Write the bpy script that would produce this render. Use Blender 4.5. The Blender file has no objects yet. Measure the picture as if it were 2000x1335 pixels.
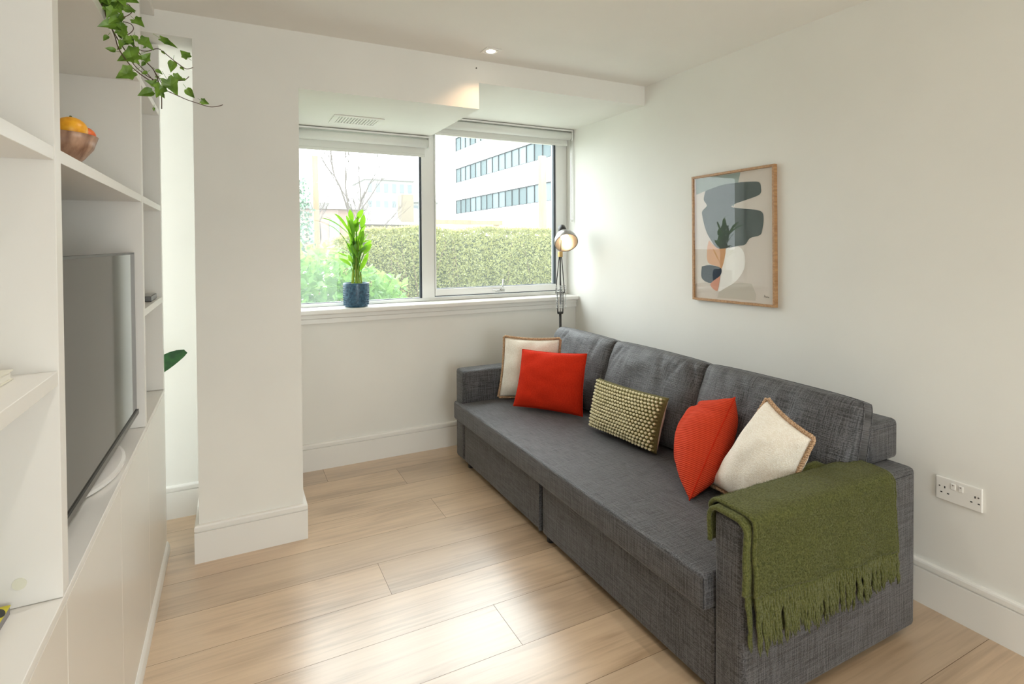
import bpy, bmesh, math, random
from math import sin, cos, pi, radians, sqrt
from mathutils import Vector, Matrix, noise
from mathutils.geometry import tessellate_polygon

random.seed(7)
SC = bpy.context.scene
COL = SC.collection

# ---------------------------------------------------------------- camera
F_PX, CY = 1074.62, 494.2
YAW, PITCH, ROLL, EYE = radians(26.864), radians(0.935), radians(-0.3235), 1.3902
fw = Vector((sin(YAW)*cos(PITCH), cos(YAW)*cos(PITCH), -sin(PITCH)))
rt = Vector((cos(YAW), -sin(YAW), 0))
up = rt.cross(fw)
r2 = rt*cos(ROLL) + up*sin(ROLL)
u2 = -rt*sin(ROLL) + up*cos(ROLL)
cam = bpy.data.cameras.new('camera')
cam.sensor_fit = 'HORIZONTAL'
cam.sensor_width = 36
cam.lens = F_PX/2000*36
cam.shift_y = -(667.5-CY)/2000
cam.clip_start = 0.02
cam.clip_end = 500
camo = bpy.data.objects.new('camera', cam)
COL.objects.link(camo)
M = Matrix.Identity(4)
for i in range(3):
    M[i][0] = r2[i]; M[i][1] = u2[i]; M[i][2] = -fw[i]
M[2][3] = EYE
camo.matrix_world = M
SC.camera = camo

# ---------------------------------------------------------------- world, exposure
SC.view_settings.view_transform = 'Standard'
SC.view_settings.look = 'None'
SC.view_settings.gamma = 1
SC.view_settings.use_curve_mapping = False
SC.view_settings.exposure = 0.34
SC.cycles.use_denoising = True
SC.cycles.max_bounces = 12
SC.cycles.diffuse_bounces = 8
SC.cycles.transparent_max_bounces = 24
SC.cycles.sample_clamp_indirect = 8
SKY = 7.0
w = bpy.data.worlds.new('overcast_sky')
SC.world = w
w.use_nodes = True
nt = w.node_tree
bg = nt.nodes['Background']
tc = nt.nodes.new('ShaderNodeTexCoord')
sep = nt.nodes.new('ShaderNodeSeparateXYZ')
mr = nt.nodes.new('ShaderNodeMapRange')
mr.inputs[1].default_value = -0.1; mr.inputs[2].default_value = 0.9
mr.inputs[3].default_value = 0.75; mr.inputs[4].default_value = 1.15
nt.links.new(tc.outputs['Generated'], sep.inputs[0])
nt.links.new(sep.outputs[2], mr.inputs[0])
mul = nt.nodes.new('ShaderNodeMath'); mul.operation = 'MULTIPLY'; mul.inputs[1].default_value = SKY
nt.links.new(mr.outputs[0], mul.inputs[0])
nt.links.new(mul.outputs[0], bg.inputs[1])
bg.inputs[0].default_value = (0.90, 0.985, 1.0, 1)


def portal(name, loc, rot, sx, sy):
    l = bpy.data.lights.new(name, 'AREA')
    l.shape = 'RECTANGLE'; l.size = sx; l.size_y = sy
    l.cycles.is_portal = True
    o = bpy.data.objects.new(name, l); COL.objects.link(o)
    o.location = loc; o.rotation_euler = rot
    return o


portal('portal_front', (1.32, 3.78, 1.63), (radians(-90), 0, 0), 2.1, 1.3)
portal('portal_side', (-2.45, 2.575, 1.225), (0, radians(-90), 0), 2.05, 1.25)
portal('portal_back', (0.9, -3.08, 1.1), (radians(90), 0, 0), 1.8, 2.1)  # sky light through the added back opening


def ceiling_spot(loc, power, size=radians(120), tint=(1, .945, .88)):
    l = bpy.data.lights.new('ceiling_spot_lamp', 'SPOT')
    l.energy = power; l.spot_size = size; l.spot_blend = .7
    l.color = tint; l.shadow_soft_size = .03
    o = bpy.data.objects.new('ceiling_spot_lamp', l); COL.objects.link(o)
    o.location = loc
    return o


FILL = 20
SPOTS = [(1.204, 2.606), (0.50, 1.50), (1.204, 0.1), (0.1, 0.1), (1.204, -1.7), (0.1, -1.7)]  # first is the lit downlight in view, the others are added for fill
for k, (x, y) in enumerate(SPOTS):
    ceiling_spot((x, y, 2.375), 7 if k == 0 else FILL, tint=(1, .62, .36) if k == 0 else (1, .945, .88))


# ---------------------------------------------------------------- materials
MATS = {}


def node(nt, typ, **kw):
    n = nt.nodes.new(typ)
    for k, v in kw.items():
        if k.startswith('i_'):
            n.inputs[int(k[2:])].default_value = v
        else:
            setattr(n, k, v)
    return n


def mat(name, col, rough=.5, metal=0, spec=.5, **kw):
    if name in MATS:
        return MATS[name]
    m = bpy.data.materials.new(name)
    m.use_nodes = True
    b = m.node_tree.nodes['Principled BSDF']
    b.inputs['Base Color'].default_value = (*col, 1)
    b.inputs['Roughness'].default_value = rough
    b.inputs['Metallic'].default_value = metal
    b.inputs['Specular IOR Level'].default_value = spec
    for k, v in kw.items():
        b.inputs[k.replace('_', ' ')].default_value = v
    MATS[name] = m
    return m


def coords(nt, kind='Object', scale=(1, 1, 1)):
    t = node(nt, 'ShaderNodeTexCoord')
    mp = node(nt, 'ShaderNodeMapping')
    mp.inputs['Scale'].default_value = scale
    nt.links.new(t.outputs[kind], mp.inputs[0])
    return mp.outputs[0]


def noise_mix(m, c1, c2, scale=(1, 1, 1), nscale=5, detail=4, lo=.35, hi=.65, bump=0, bdist=.001, kind='Object', chain=None):
    """mixes two base colours by noise and can add a bump from it"""
    nt = m.node_tree
    b = nt.nodes['Principled BSDF']
    v = coords(nt, kind, scale)
    n = node(nt, 'ShaderNodeTexNoise'); n.inputs['Scale'].default_value = nscale; n.inputs['Detail'].default_value = detail
    nt.links.new(v, n.inputs['Vector'])
    r = node(nt, 'ShaderNodeMapRange')
    r.inputs[1].default_value = lo; r.inputs[2].default_value = hi
    nt.links.new(n.outputs[0], r.inputs[0])
    mx = node(nt, 'ShaderNodeMix', data_type='RGBA')
    mx.inputs[6].default_value = (*c1, 1); mx.inputs[7].default_value = (*c2, 1)
    nt.links.new(r.outputs[0], mx.inputs[0])
    nt.links.new(mx.outputs[2], b.inputs['Base Color'])
    if bump:
        bp = node(nt, 'ShaderNodeBump'); bp.inputs['Strength'].default_value = bump; bp.inputs['Distance'].default_value = bdist
        nt.links.new(n.outputs[0], bp.inputs['Height'])
        nt.links.new(bp.outputs[0], b.inputs['Normal'])
    return m


def weave(name, c1, c2, fine=900, ratio=.12, rough=.9, bump=.6, sheen=.0, bdist=.0008, spec=.25, uv=None):
    """melange woven cloth: two crossed stretched noises"""
    m = mat(name, c1, rough, spec=spec)
    nt = m.node_tree; b = nt.nodes['Principled BSDF']
    t = node(nt, 'ShaderNodeTexCoord')
    outs = []
    sc3 = ((fine*ratio, fine, fine), (fine, fine*ratio, fine), (fine, fine, fine*ratio))
    if uv: sc3 = ((fine*ratio*uv[0], fine*uv[1], 1), (fine*uv[0], fine*ratio*uv[1], 1), (fine*uv[0]*.8, fine*uv[1]*.8, 1))
    for s in sc3:
        mp = node(nt, 'ShaderNodeMapping'); mp.inputs['Scale'].default_value = s
        nt.links.new(t.outputs['UV' if uv else 'Object'], mp.inputs[0])
        n = node(nt, 'ShaderNodeTexNoise'); n.inputs['Scale'].default_value = 1; n.inputs['Detail'].default_value = 1
        nt.links.new(mp.outputs[0], n.inputs['Vector'])
        outs.append(n.outputs[0])
    a = node(nt, 'ShaderNodeMath', operation='ADD'); nt.links.new(outs[0], a.inputs[0]); nt.links.new(outs[1], a.inputs[1])
    a2 = node(nt, 'ShaderNodeMath', operation='ADD'); nt.links.new(a.outputs[0], a2.inputs[0]); nt.links.new(outs[2], a2.inputs[1])
    r = node(nt, 'ShaderNodeMapRange'); r.inputs[1].default_value = 1.25; r.inputs[2].default_value = 1.75
    nt.links.new(a2.outputs[0], r.inputs[0])
    mx = node(nt, 'ShaderNodeMix', data_type='RGBA')
    mx.inputs[6].default_value = (*c1, 1); mx.inputs[7].default_value = (*c2, 1)
    nt.links.new(r.outputs[0], mx.inputs[0]); nt.links.new(mx.outputs[2], b.inputs['Base Color'])
    bp = node(nt, 'ShaderNodeBump'); bp.inputs['Strength'].default_value = bump; bp.inputs['Distance'].default_value = bdist
    nt.links.new(a2.outputs[0], bp.inputs['Height']); nt.links.new(bp.outputs[0], b.inputs['Normal'])
    if sheen:
        b.inputs['Sheen Weight'].default_value = sheen
        b.inputs['Sheen Roughness'].default_value = .5
    return m


def paint(name, col, rough=.55, bump=.15):
    m = mat(name, col, rough, spec=.35)
    c2 = tuple(min(1, c*1.035) for c in col)
    return noise_mix(m, col, c2, nscale=2.2, detail=6, bump=bump, bdist=.0006)


WALL = paint('wall_paint', (.775, .765, .725), .6)
CEIL = paint('ceiling_paint', (.82, .805, .765), .7)
TRIM = mat('white_satin_paint', (.80, .785, .75), .38)
CAB = mat('white_melamine', (.78, .765, .735), .3)
DOORM = mat('gloss_door_lacquer', (.74, .71, .655), .22)
UPVC = mat('white_window_frame', (.82, .82, .80), .3)
GASK = mat('dark_window_gasket', (.045, .055, .07), .4)
BLIND = mat('white_blind_fabric', (.74, .745, .71), .7)
SOFA = weave('charcoal_woven_fabric', (.007, .007, .008), (.094, .093, .101), 300, .035, rough=.58, bump=1.0, spec=.62, sheen=.14, bdist=.0018)
SOFA_UV = weave('charcoal_cushion_fabric', (.007, .007, .008), (.094, .093, .101), 300, .035, rough=.58, bump=1.0, spec=.62, sheen=.14, bdist=.0018, uv=(.66, .44))
SOFA_SEAM = mat('dark_sofa_thread', (.025, .026, .03), .9)
BLACK = mat('black_plastic', (.012, .012, .012), .4)
RED = weave('burnt_orange_cloth', (.50, .020, .005), (.62, .034, .010), 500, .1, spec=.12)
REDRIB = weave('burnt_orange_ribbed_cloth', (.52, .022, .006), (.62, .036, .012), 500, .1, spec=.12)
CREAM = weave('cream_slub_linen', (.78, .71, .60), (.90, .86, .78), 420, .09, bump=1, bdist=.0012)
ROPE = noise_mix(mat('jute_braid', (.42, .27, .16), .9, spec=.1), (.30, .17, .09), (.66, .47, .31), nscale=260, detail=2)
OLIVE = weave('olive_backing_cloth', (.10, .09, .03), (.17, .15, .06), 500, .1)
BOBBLE = noise_mix(mat('pale_olive_yarn', (.62, .55, .33), .9, spec=.1), (.62, .56, .34), (.82, .76, .55), nscale=150, detail=2)
THROW = noise_mix(mat('green_mohair_wool', (.12, .15, .05), .95, spec=.1), (.058, .064, .016), (.120, .125, .040), nscale=190, detail=6, bump=.8, bdist=.003)
THROW.node_tree.nodes['Principled BSDF'].inputs['Sheen Weight'].default_value = .12
OAK = noise_mix(mat('oak_frame_wood', (.42, .24, .12), .45), (.34, .175, .075), (.50, .29, .14), scale=(1, 12, 12), nscale=9, detail=6)
BOWLW = noise_mix(mat('acacia_wood', (.3, .16, .1), .4), (.20, .10, .06), (.45, .27, .18), scale=(40, 40, 3), nscale=1.2, detail=5)
CHROME = mat('brushed_metal', (.55, .55, .53), .25, 1)
LEAFM = noise_mix(mat('ivy_leaf_green', (.09, .18, .02), .4), (.070, .150, .012), (.19, .34, .04), nscale=30, detail=3)
STEMM = mat('ivy_stem_brown', (.09, .05, .03), .7)
SOIL = mat('potting_soil', (.03, .02, .015), .95)


def leaf_translucent(name, c1, c2, t=.45):
    m = mat(name, c1, .35)
    noise_mix(m, c1, c2, nscale=25, detail=3)
    nt = m.node_tree; b = nt.nodes['Principled BSDF']; out = nt.nodes['Material Output']
    tr = node(nt, 'ShaderNodeBsdfTranslucent'); tr.inputs[0].default_value = (min(1, c2[0]*1.9), min(1, c2[1]*1.7), c2[2]*1.2, 1)
    mx = node(nt, 'ShaderNodeMixShader'); mx.inputs[0].default_value = t
    nt.links.new(b.outputs[0], mx.inputs[1]); nt.links.new(tr.outputs[0], mx.inputs[2]); nt.links.new(mx.outputs[0], out.inputs[0])
    return m


PALM = leaf_translucent('palm_leaf_green', (.045, .17, .012), (.16, .36, .025), .38)
PALMSTEM = leaf_translucent('palm_stem_yellow_green', (.22, .34, .04), (.40, .50, .10), .3)
HEDGE = leaf_translucent('hedge_leaf', (.11, .125, .045), (.30, .32, .15), .4)
LAUREL = leaf_translucent('laurel_leaf', (.06, .15, .04), (.16, .30, .09), .4)


def glass_pane(name, tint=(1, 1, 1), f=.06, haze=None):
    m = bpy.data.materials.new(name); m.use_nodes = True
    nt = m.node_tree; nt.nodes.remove(nt.nodes['Principled BSDF']); out = nt.nodes['Material Output']
    tr = node(nt, 'ShaderNodeBsdfTransparent'); tr.inputs[0].default_value = (*tint, 1)
    gl = node(nt, 'ShaderNodeBsdfGlossy'); gl.inputs['Roughness'].default_value = 0.01
    fr = node(nt, 'ShaderNodeFresnel'); fr.inputs[0].default_value = 1.45
    mx = node(nt, 'ShaderNodeMixShader')
    geo = node(nt, 'ShaderNodeNewGeometry')
    # fresnel of the outer side on both sides of the thin sheet
    io = node(nt, 'ShaderNodeMapRange'); io.inputs[3].default_value = 1.45; io.inputs[4].default_value = 1/1.45
    nt.links.new(geo.outputs['Backfacing'], io.inputs[0]); nt.links.new(io.outputs[0], fr.inputs[0])
    nt.links.new(fr.outputs[0], mx.inputs[0])
    nt.links.new(tr.outputs[0], mx.inputs[1]); nt.links.new(gl.outputs[0], mx.inputs[2])
    last = mx
    if haze:
        df = node(nt, 'ShaderNodeBsdfTranslucent'); df.inputs[0].default_value = (.9, .95, 1, 1)
        m2 = node(nt, 'ShaderNodeMixShader'); m2.inputs[0].default_value = haze
        nt.links.new(mx.outputs[0], m2.inputs[1]); nt.links.new(df.outputs[0], m2.inputs[2]); last = m2
    nt.links.new(last.outputs[0], out.inputs[0])
    return m


GLASS = glass_pane('clear_window_glass', haze=.05)
PGLASS = glass_pane('picture_glass')


def emit(name, col, s):
    m = bpy.data.materials.new(name); m.use_nodes = True
    b = m.node_tree.nodes['Principled BSDF']
    b.inputs['Base Color'].default_value = (*col, 1)
    b.inputs['Emission Color'].default_value = (*col, 1)
    b.inputs['Emission Strength'].default_value = s
    return m


BULB = emit('warm_bulb_glow', (1, .72, .42), 14)
SPOTG = emit('downlight_glow', (1, .90, .75), 10)


# ---------------------------------------------------------------- mesh helpers
def new(name, bm, m, parent=None, smooth=False, mats=None):
    me = bpy.data.meshes.new(name)
    bmesh.ops.recalc_face_normals(bm, faces=bm.faces)
    bm.to_mesh(me); bm.free()
    for mm in (mats or [m]):
        me.materials.append(mm)
    if smooth:
        for p in me.polygons:
            p.use_smooth = True
    o = bpy.data.objects.new(name, me)
    COL.objects.link(o)
    if parent:
        o.parent = parent
    return o


def thing(name, label, cat, loc=(0, 0, 0), group=None):
    o = bpy.data.objects.new(name, None); COL.objects.link(o)
    o.empty_display_size = .1
    o.location = loc
    o['label'] = label; o['category'] = cat; o['kind'] = 'thing'
    if group:
        o['group'] = group
    return o


def tag(o, label, cat, group=None, kind=None):
    o['label'] = label; o['category'] = cat
    if group: o['group'] = group
    if kind: o['kind'] = kind
    return o


def struct(o, label=None):
    o['kind'] = 'structure'
    if label: o['label'] = label
    return o


def put(o, t):
    """parents o to t keeping o's mesh where it was written (world coordinates)"""
    o.parent = t
    o.location = -Vector(t.location)
    return o


def part(name, bm, m, t, smooth=False, mats=None, sub=None):
    o = new(name, bm, m, None, smooth, mats)
    if sub is None:
        put(o, t)
    else:
        o.parent = sub      # sub already carries the offset
    return o


def B(): return bmesh.new()


def box(bm, x0, x1, y0, y1, z0, z1, bev=0, seg=2, mi=0):
    v = [bm.verts.new(p) for p in ((x0, y0, z0), (x1, y0, z0), (x1, y1, z0), (x0, y1, z0),
                                   (x0, y0, z1), (x1, y0, z1), (x1, y1, z1), (x0, y1, z1))]
    fs = [bm.faces.new([v[i] for i in f]) for f in
          ((0, 3, 2, 1), (4, 5, 6, 7), (0, 1, 5, 4), (1, 2, 6, 5), (2, 3, 7, 6), (3, 0, 4, 7))]
    for f in fs:
        f.material_index = mi
    if bev:
        es = list({e for f in fs for e in f.edges})
        r = bmesh.ops.bevel(bm, geom=es, offset=bev, segments=seg, affect='EDGES', profile=.5)
        for f in r['faces']:
            f.material_index = mi
    return v


def prism(bm, pts, z0, z1, axis='z', mi=0, bev=0, seg=2):
    """extrudes a 2-D outline along an axis: 'z' (x,y), 'y' (x,z), 'x' (y,z)"""
    def P(a, b, c):
        return {'z': (a, b, c), 'y': (a, c, b), 'x': (c, a, b)}[axis]
    a = [bm.verts.new(P(p[0], p[1], z0)) for p in pts]
    b = [bm.verts.new(P(p[0], p[1], z1)) for p in pts]
    n = len(pts)
    fs = [bm.faces.new(a[::-1]), bm.faces.new(b)]
    for i in range(n):
        fs.append(bm.faces.new((a[i], a[(i+1) % n], b[(i+1) % n], b[i])))
    for f in fs: f.material_index = mi
    bmesh.ops.recalc_face_normals(bm, faces=fs)
    if bev:
        es = list({e for f in fs for e in f.edges})
        bmesh.ops.bevel(bm, geom=es, offset=bev, segments=seg, affect='EDGES', profile=.5)
    return fs


def tube(bm, pts, rad, seg=8, cap=True, mi=0):
    pts = [Vector(p) for p in pts]
    n = len(pts)
    rs = rad if isinstance(rad, (list, tuple)) else [rad]*n
    rings = []
    prev = None
    for i, p in enumerate(pts):
        d = (pts[min(i+1, n-1)] - pts[max(i-1, 0)])
        if d.length < 1e-9: d = Vector((0, 0, 1))
        d.normalize()
        if prev is None:
            a = d.orthogonal().normalized()
        else:
            a = prev - d*prev.dot(d)
            a = a.normalized() if a.length > 1e-6 else d.orthogonal().normalized()
        prev = a
        b = d.cross(a)
        rings.append([bm.verts.new(p + (a*cos(2*pi*k/seg) + b*sin(2*pi*k/seg))*rs[i]) for k in range(seg)])
    for i in range(n-1):
        for k in range(seg):
            f = bm.faces.new((rings[i][k], rings[i][(k+1) % seg], rings[i+1][(k+1) % seg], rings[i+1][k])); f.material_index = mi
    if cap:
        bm.faces.new(rings[0][::-1]).material_index = mi
        bm.faces.new(rings[-1]).material_index = mi


def lathe(bm, prof, c=(0, 0, 0), seg=32, mi=0, cap0=True, cap1=True, frame=None):
    """revolves (r, h) pairs about a vertical axis through c (or about frame's z)"""
    c = Vector(c)
    rings = []
    for r, h in prof:
        ring = []
        for k in range(seg):
            v = Vector((r*cos(2*pi*k/seg), r*sin(2*pi*k/seg), h))
            if frame: v = frame @ v
            ring.append(bm.verts.new(c + v))
        rings.append(ring)
    for i in range(len(rings)-1):
        for k in range(seg):
            bm.faces.new((rings[i][k], rings[i][(k+1) % seg], rings[i+1][(k+1) % seg], rings[i+1][k])).material_index = mi
    if cap0: bm.faces.new(rings[0][::-1]).material_index = mi
    if cap1: bm.faces.new(rings[-1]).material_index = mi


def catmull(pts, n=6):
    pts = [Vector(p) for p in pts]
    out = []
    for i in range(len(pts)-1):
        p0 = pts[max(i-1, 0)]; p1 = pts[i]; p2 = pts[i+1]; p3 = pts[min(i+2, len(pts)-1)]
        for k in range(n):
            t = k/n
            out.append(.5*((2*p1) + (p2-p0)*t + (2*p0-5*p1+4*p2-p3)*t*t + (3*p1-p0-3*p2+p3)*t**3))
    out.append(pts[-1])
    return out


def sphere(bm, c, r, sc=(1, 1, 1), sub=2):
    res = bmesh.ops.create_icosphere(bm, subdivisions=sub, radius=r)
    for v in res['verts']:
        v.co = Vector((v.co.x*sc[0], v.co.y*sc[1], v.co.z*sc[2])) + Vector(c)
    return res['verts']


def add_uv(o, BL, BR, TL):
    me = o.data
    uvl = me.uv_layers.new(name='UVMap')
    BL, BR, TL = map(Vector, (BL, BR, TL))
    U_ = BR-BL; V_ = TL-BL
    for lp in me.loops:
        p = me.vertices[lp.vertex_index].co - BL
        uvl.data[lp.index].uv = (p.dot(U_)/U_.dot(U_), p.dot(V_)/V_.dot(V_))



IVY_STEMS = [
   [(-0.293, 2.012), (-0.285, 1.983), (-0.275, 1.957), (-0.266, 1.932), (-0.259, 1.905), (-0.247, 1.881), (-0.227, 1.855), (-0.201, 1.836), (-0.179, 1.825)] ,
   [(-0.281, 1.995), (-0.258, 1.96), (-0.241, 1.936), (-0.219, 1.907), (-0.201, 1.881), (-0.184, 1.861), (-0.175, 1.835), (-0.169, 1.802), (-0.169, 1.763)] ,
   [(-0.241, 1.932), (-0.215, 1.91), (-0.196, 1.909), (-0.175, 1.916), (-0.162, 1.909), (-0.143, 1.893), (-0.124, 1.88), (-0.108, 1.873), (-0.092, 1.88)] ,
   [(-0.182, 1.856), (-0.169, 1.833), (-0.156, 1.81), (-0.136, 1.799), (-0.109, 1.786), (-0.085, 1.779), (-0.054, 1.773), (-0.032, 1.779), (-0.021, 1.785)] ,
   [(-0.175, 1.839), (-0.153, 1.838), (-0.138, 1.84), (-0.124, 1.838), (-0.11, 1.84), (-0.101, 1.849)] ,
   [(-0.254, 2.02), (-0.236, 2.02), (-0.228, 2.007), (-0.232, 1.993), (-0.247, 1.977)] ,
   [(-0.249, 1.976), (-0.233, 1.975), (-0.228, 1.963), (-0.237, 1.946), (-0.25, 1.937)] ,
   [(-0.287, 1.987), (-0.268, 1.943), (-0.25, 1.911), (-0.227, 1.868), (-0.201, 1.843), (-0.182, 1.832)] ,
   [(-0.266, 1.937), (-0.243, 1.899), (-0.216, 1.872), (-0.193, 1.844), (-0.182, 1.827)] ,
]
IVY_LEAVES = [
   (-0.269, 1.955, 0.0196, 160) ,
   (-0.286, 1.933, 0.0087, 120) ,
   (-0.204, 1.927, 0.0185, 40) ,
   (-0.154, 1.934, 0.0207, 20) ,
   (-0.267, 1.889, 0.0109, 190) ,
   (-0.227, 1.886, 0.0261, 165) ,
   (-0.199, 1.883, 0.0131, -60) ,
   (-0.236, 1.838, 0.0207, 150) ,
   (-0.14, 1.881, 0.0153, 100) ,
   (-0.107, 1.901, 0.0131, 230) ,
   (-0.132, 1.848, 0.0131, 15) ,
   (-0.147, 1.828, 0.0229, 60) ,
   (-0.194, 1.799, 0.0185, 150) ,
   (-0.169, 1.811, 0.0174, 110) ,
   (-0.184, 1.82, 0.0131, 200) ,
   (-0.162, 1.789, 0.0076, 60) ,
   (-0.102, 1.806, 0.0142, 50) ,
   (-0.069, 1.79, 0.0098, 20) ,
   (-0.185, 1.759, 0.0048, 90) ,
   (-0.218, 1.98, 0.0153, 45) ,
   (-0.238, 2.003, 0.0131, 0) ,
   (-0.258, 1.984, 0.0153, 90) ,
   (-0.246, 1.94, 0.0109, 70) ,
   (-0.233, 1.929, 0.012, 60) ,
   (-0.25, 1.915, 0.0098, 100) ,
   (-0.281, 2.014, 0.0196, 110) ,
   (-0.263, 2.011, 0.0174, 60) ,
   (-0.236, 2.032, 0.0174, 20) ,
   (-0.293, 2.021, 0.0131, 100) ,
   (-0.25, 2.025, 0.0153, 60) ,
   (-0.267, 1.987, 0.0153, 120) ,
   (-0.172, 1.851, 0.0087, 30) ,
   (-0.272, 1.999, 0.0131, 60) ,
   (-0.251, 1.961, 0.012, 60) ,
   (-0.262, 1.968, 0.0131, 130) ,
   (-0.247, 2.008, 0.0109, 30) ,
   (-0.282, 2.036, 0.0196, 90) ,
   (-0.261, 2.042, 0.0174, 60) ,
   (-0.239, 2.049, 0.0174, 30) ,
]
PALM_LEAVES = [
   ((0.68, 1.54), (0.67, 1.62), 0.0268) ,
   ((0.712, 1.556), (0.739, 1.617), 0.0268) ,
   ((0.738, 1.502), (0.76, 1.59), 0.0268) ,
   ((0.663, 1.464), (0.561, 1.586), 0.0161) ,
   ((0.663, 1.453), (0.484, 1.558), 0.0118) ,
   ((0.601, 1.464), (0.504, 1.516), 0.0075) ,
   ((0.664, 1.518), (0.638, 1.577), 0.0161) ,
   ((0.706, 1.475), (0.696, 1.551), 0.0321) ,
   ((0.727, 1.443), (0.765, 1.519), 0.0321) ,
   ((0.684, 1.437), (0.664, 1.561), 0.0268) ,
   ((0.736, 1.344), (0.805, 1.421), 0.0268) ,
   ((0.747, 1.333), (0.791, 1.399), 0.0241) ,
   ((0.688, 1.329), (0.647, 1.405), 0.0268) ,
   ((0.667, 1.334), (0.574, 1.368), 0.0161) ,
   ((0.667, 1.313), (0.589, 1.346), 0.0134) ,
   ((0.666, 1.259), (0.589, 1.309), 0.0241) ,
   ((0.741, 1.235), (0.79, 1.344), 0.0214) ,
   ((0.704, 1.334), (0.684, 1.426), 0.0294) ,
   ((0.72, 1.334), (0.732, 1.421), 0.0321) ,
   ((0.753, 1.41), (0.775, 1.464), 0.0096) ,
   ((0.663, 1.421), (0.626, 1.421), 0.0107) ,
   ((0.694, 1.377), (0.711, 1.442), 0.0268) ,
   ((0.709, 1.301), (0.747, 1.377), 0.0241) ,
   ((0.677, 1.28), (0.641, 1.329), 0.0187) ,
   ((0.706, 1.502), (0.712, 1.573), 0.0268) ,
   ((0.715, 1.377), (0.738, 1.464), 0.0268) ,
   ((0.683, 1.378), (0.674, 1.464), 0.0241) ,
]
ART = {
  'blob': [(2.247, 1.682), (2.135, 1.702), (2.03, 1.704), (1.938, 1.699), (1.895, 1.69), (1.886, 1.662), (1.887, 1.638), (1.909, 1.624), (1.983, 1.608), (2.045, 1.595), (2.069, 1.581), (2.014, 1.569), (1.924, 1.556), (1.88, 1.54), (1.872, 1.503), (1.88, 1.454), (1.894, 1.427), (1.953, 1.413), (1.983, 1.381), (2.029, 1.374), (2.11, 1.362), (2.168, 1.365), (2.211, 1.409), (2.247, 1.464), (2.272, 1.547), (2.269, 1.574), (2.238, 1.6), (2.26, 1.635)] ,
  'peach': [(2.225, 1.406), (2.168, 1.365), (2.11, 1.362), (2.134, 1.259), (2.168, 1.265), (2.233, 1.286), (2.238, 1.361)] ,
  'white': [(2.101, 1.365), (2.029, 1.372), (1.994, 1.343), (1.984, 1.293), (1.998, 1.242), (2.045, 1.188), (2.109, 1.152), (2.164, 1.131), (2.143, 1.222), (2.13, 1.276), (2.122, 1.329)] ,
  'navy': [(2.278, 1.261), (2.22, 1.27), (2.143, 1.256), (2.147, 1.216), (2.211, 1.172), (2.278, 1.195)] ,
  'peach2': [(2.145, 1.214), (2.155, 1.168), (2.168, 1.131), (2.203, 1.145), (2.213, 1.17)] ,
  'stone': [(2.085, 1.173), (2.013, 1.184), (1.945, 1.18), (1.919, 1.127), (1.923, 1.096), (2.168, 1.094), (2.155, 1.13), (2.109, 1.15)] ,
  'sage': [(2.32, 1.755), (2.01, 1.755), (2.026, 1.701), (2.037, 1.663), (2.053, 1.581), (2.247, 1.682), (2.315, 1.667)] ,
}

# ================================================================= the room
XR, YB, YW, ZC = 2.362, 2.770, 3.580, 2.393
XCL, XCR, XST = -0.149, 0.2825, 1.2064
ZL, ZR, ZA = 2.128, 2.271, 2.291
YAL = 3.284
XS = -0.286
YWIN = 3.70


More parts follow.
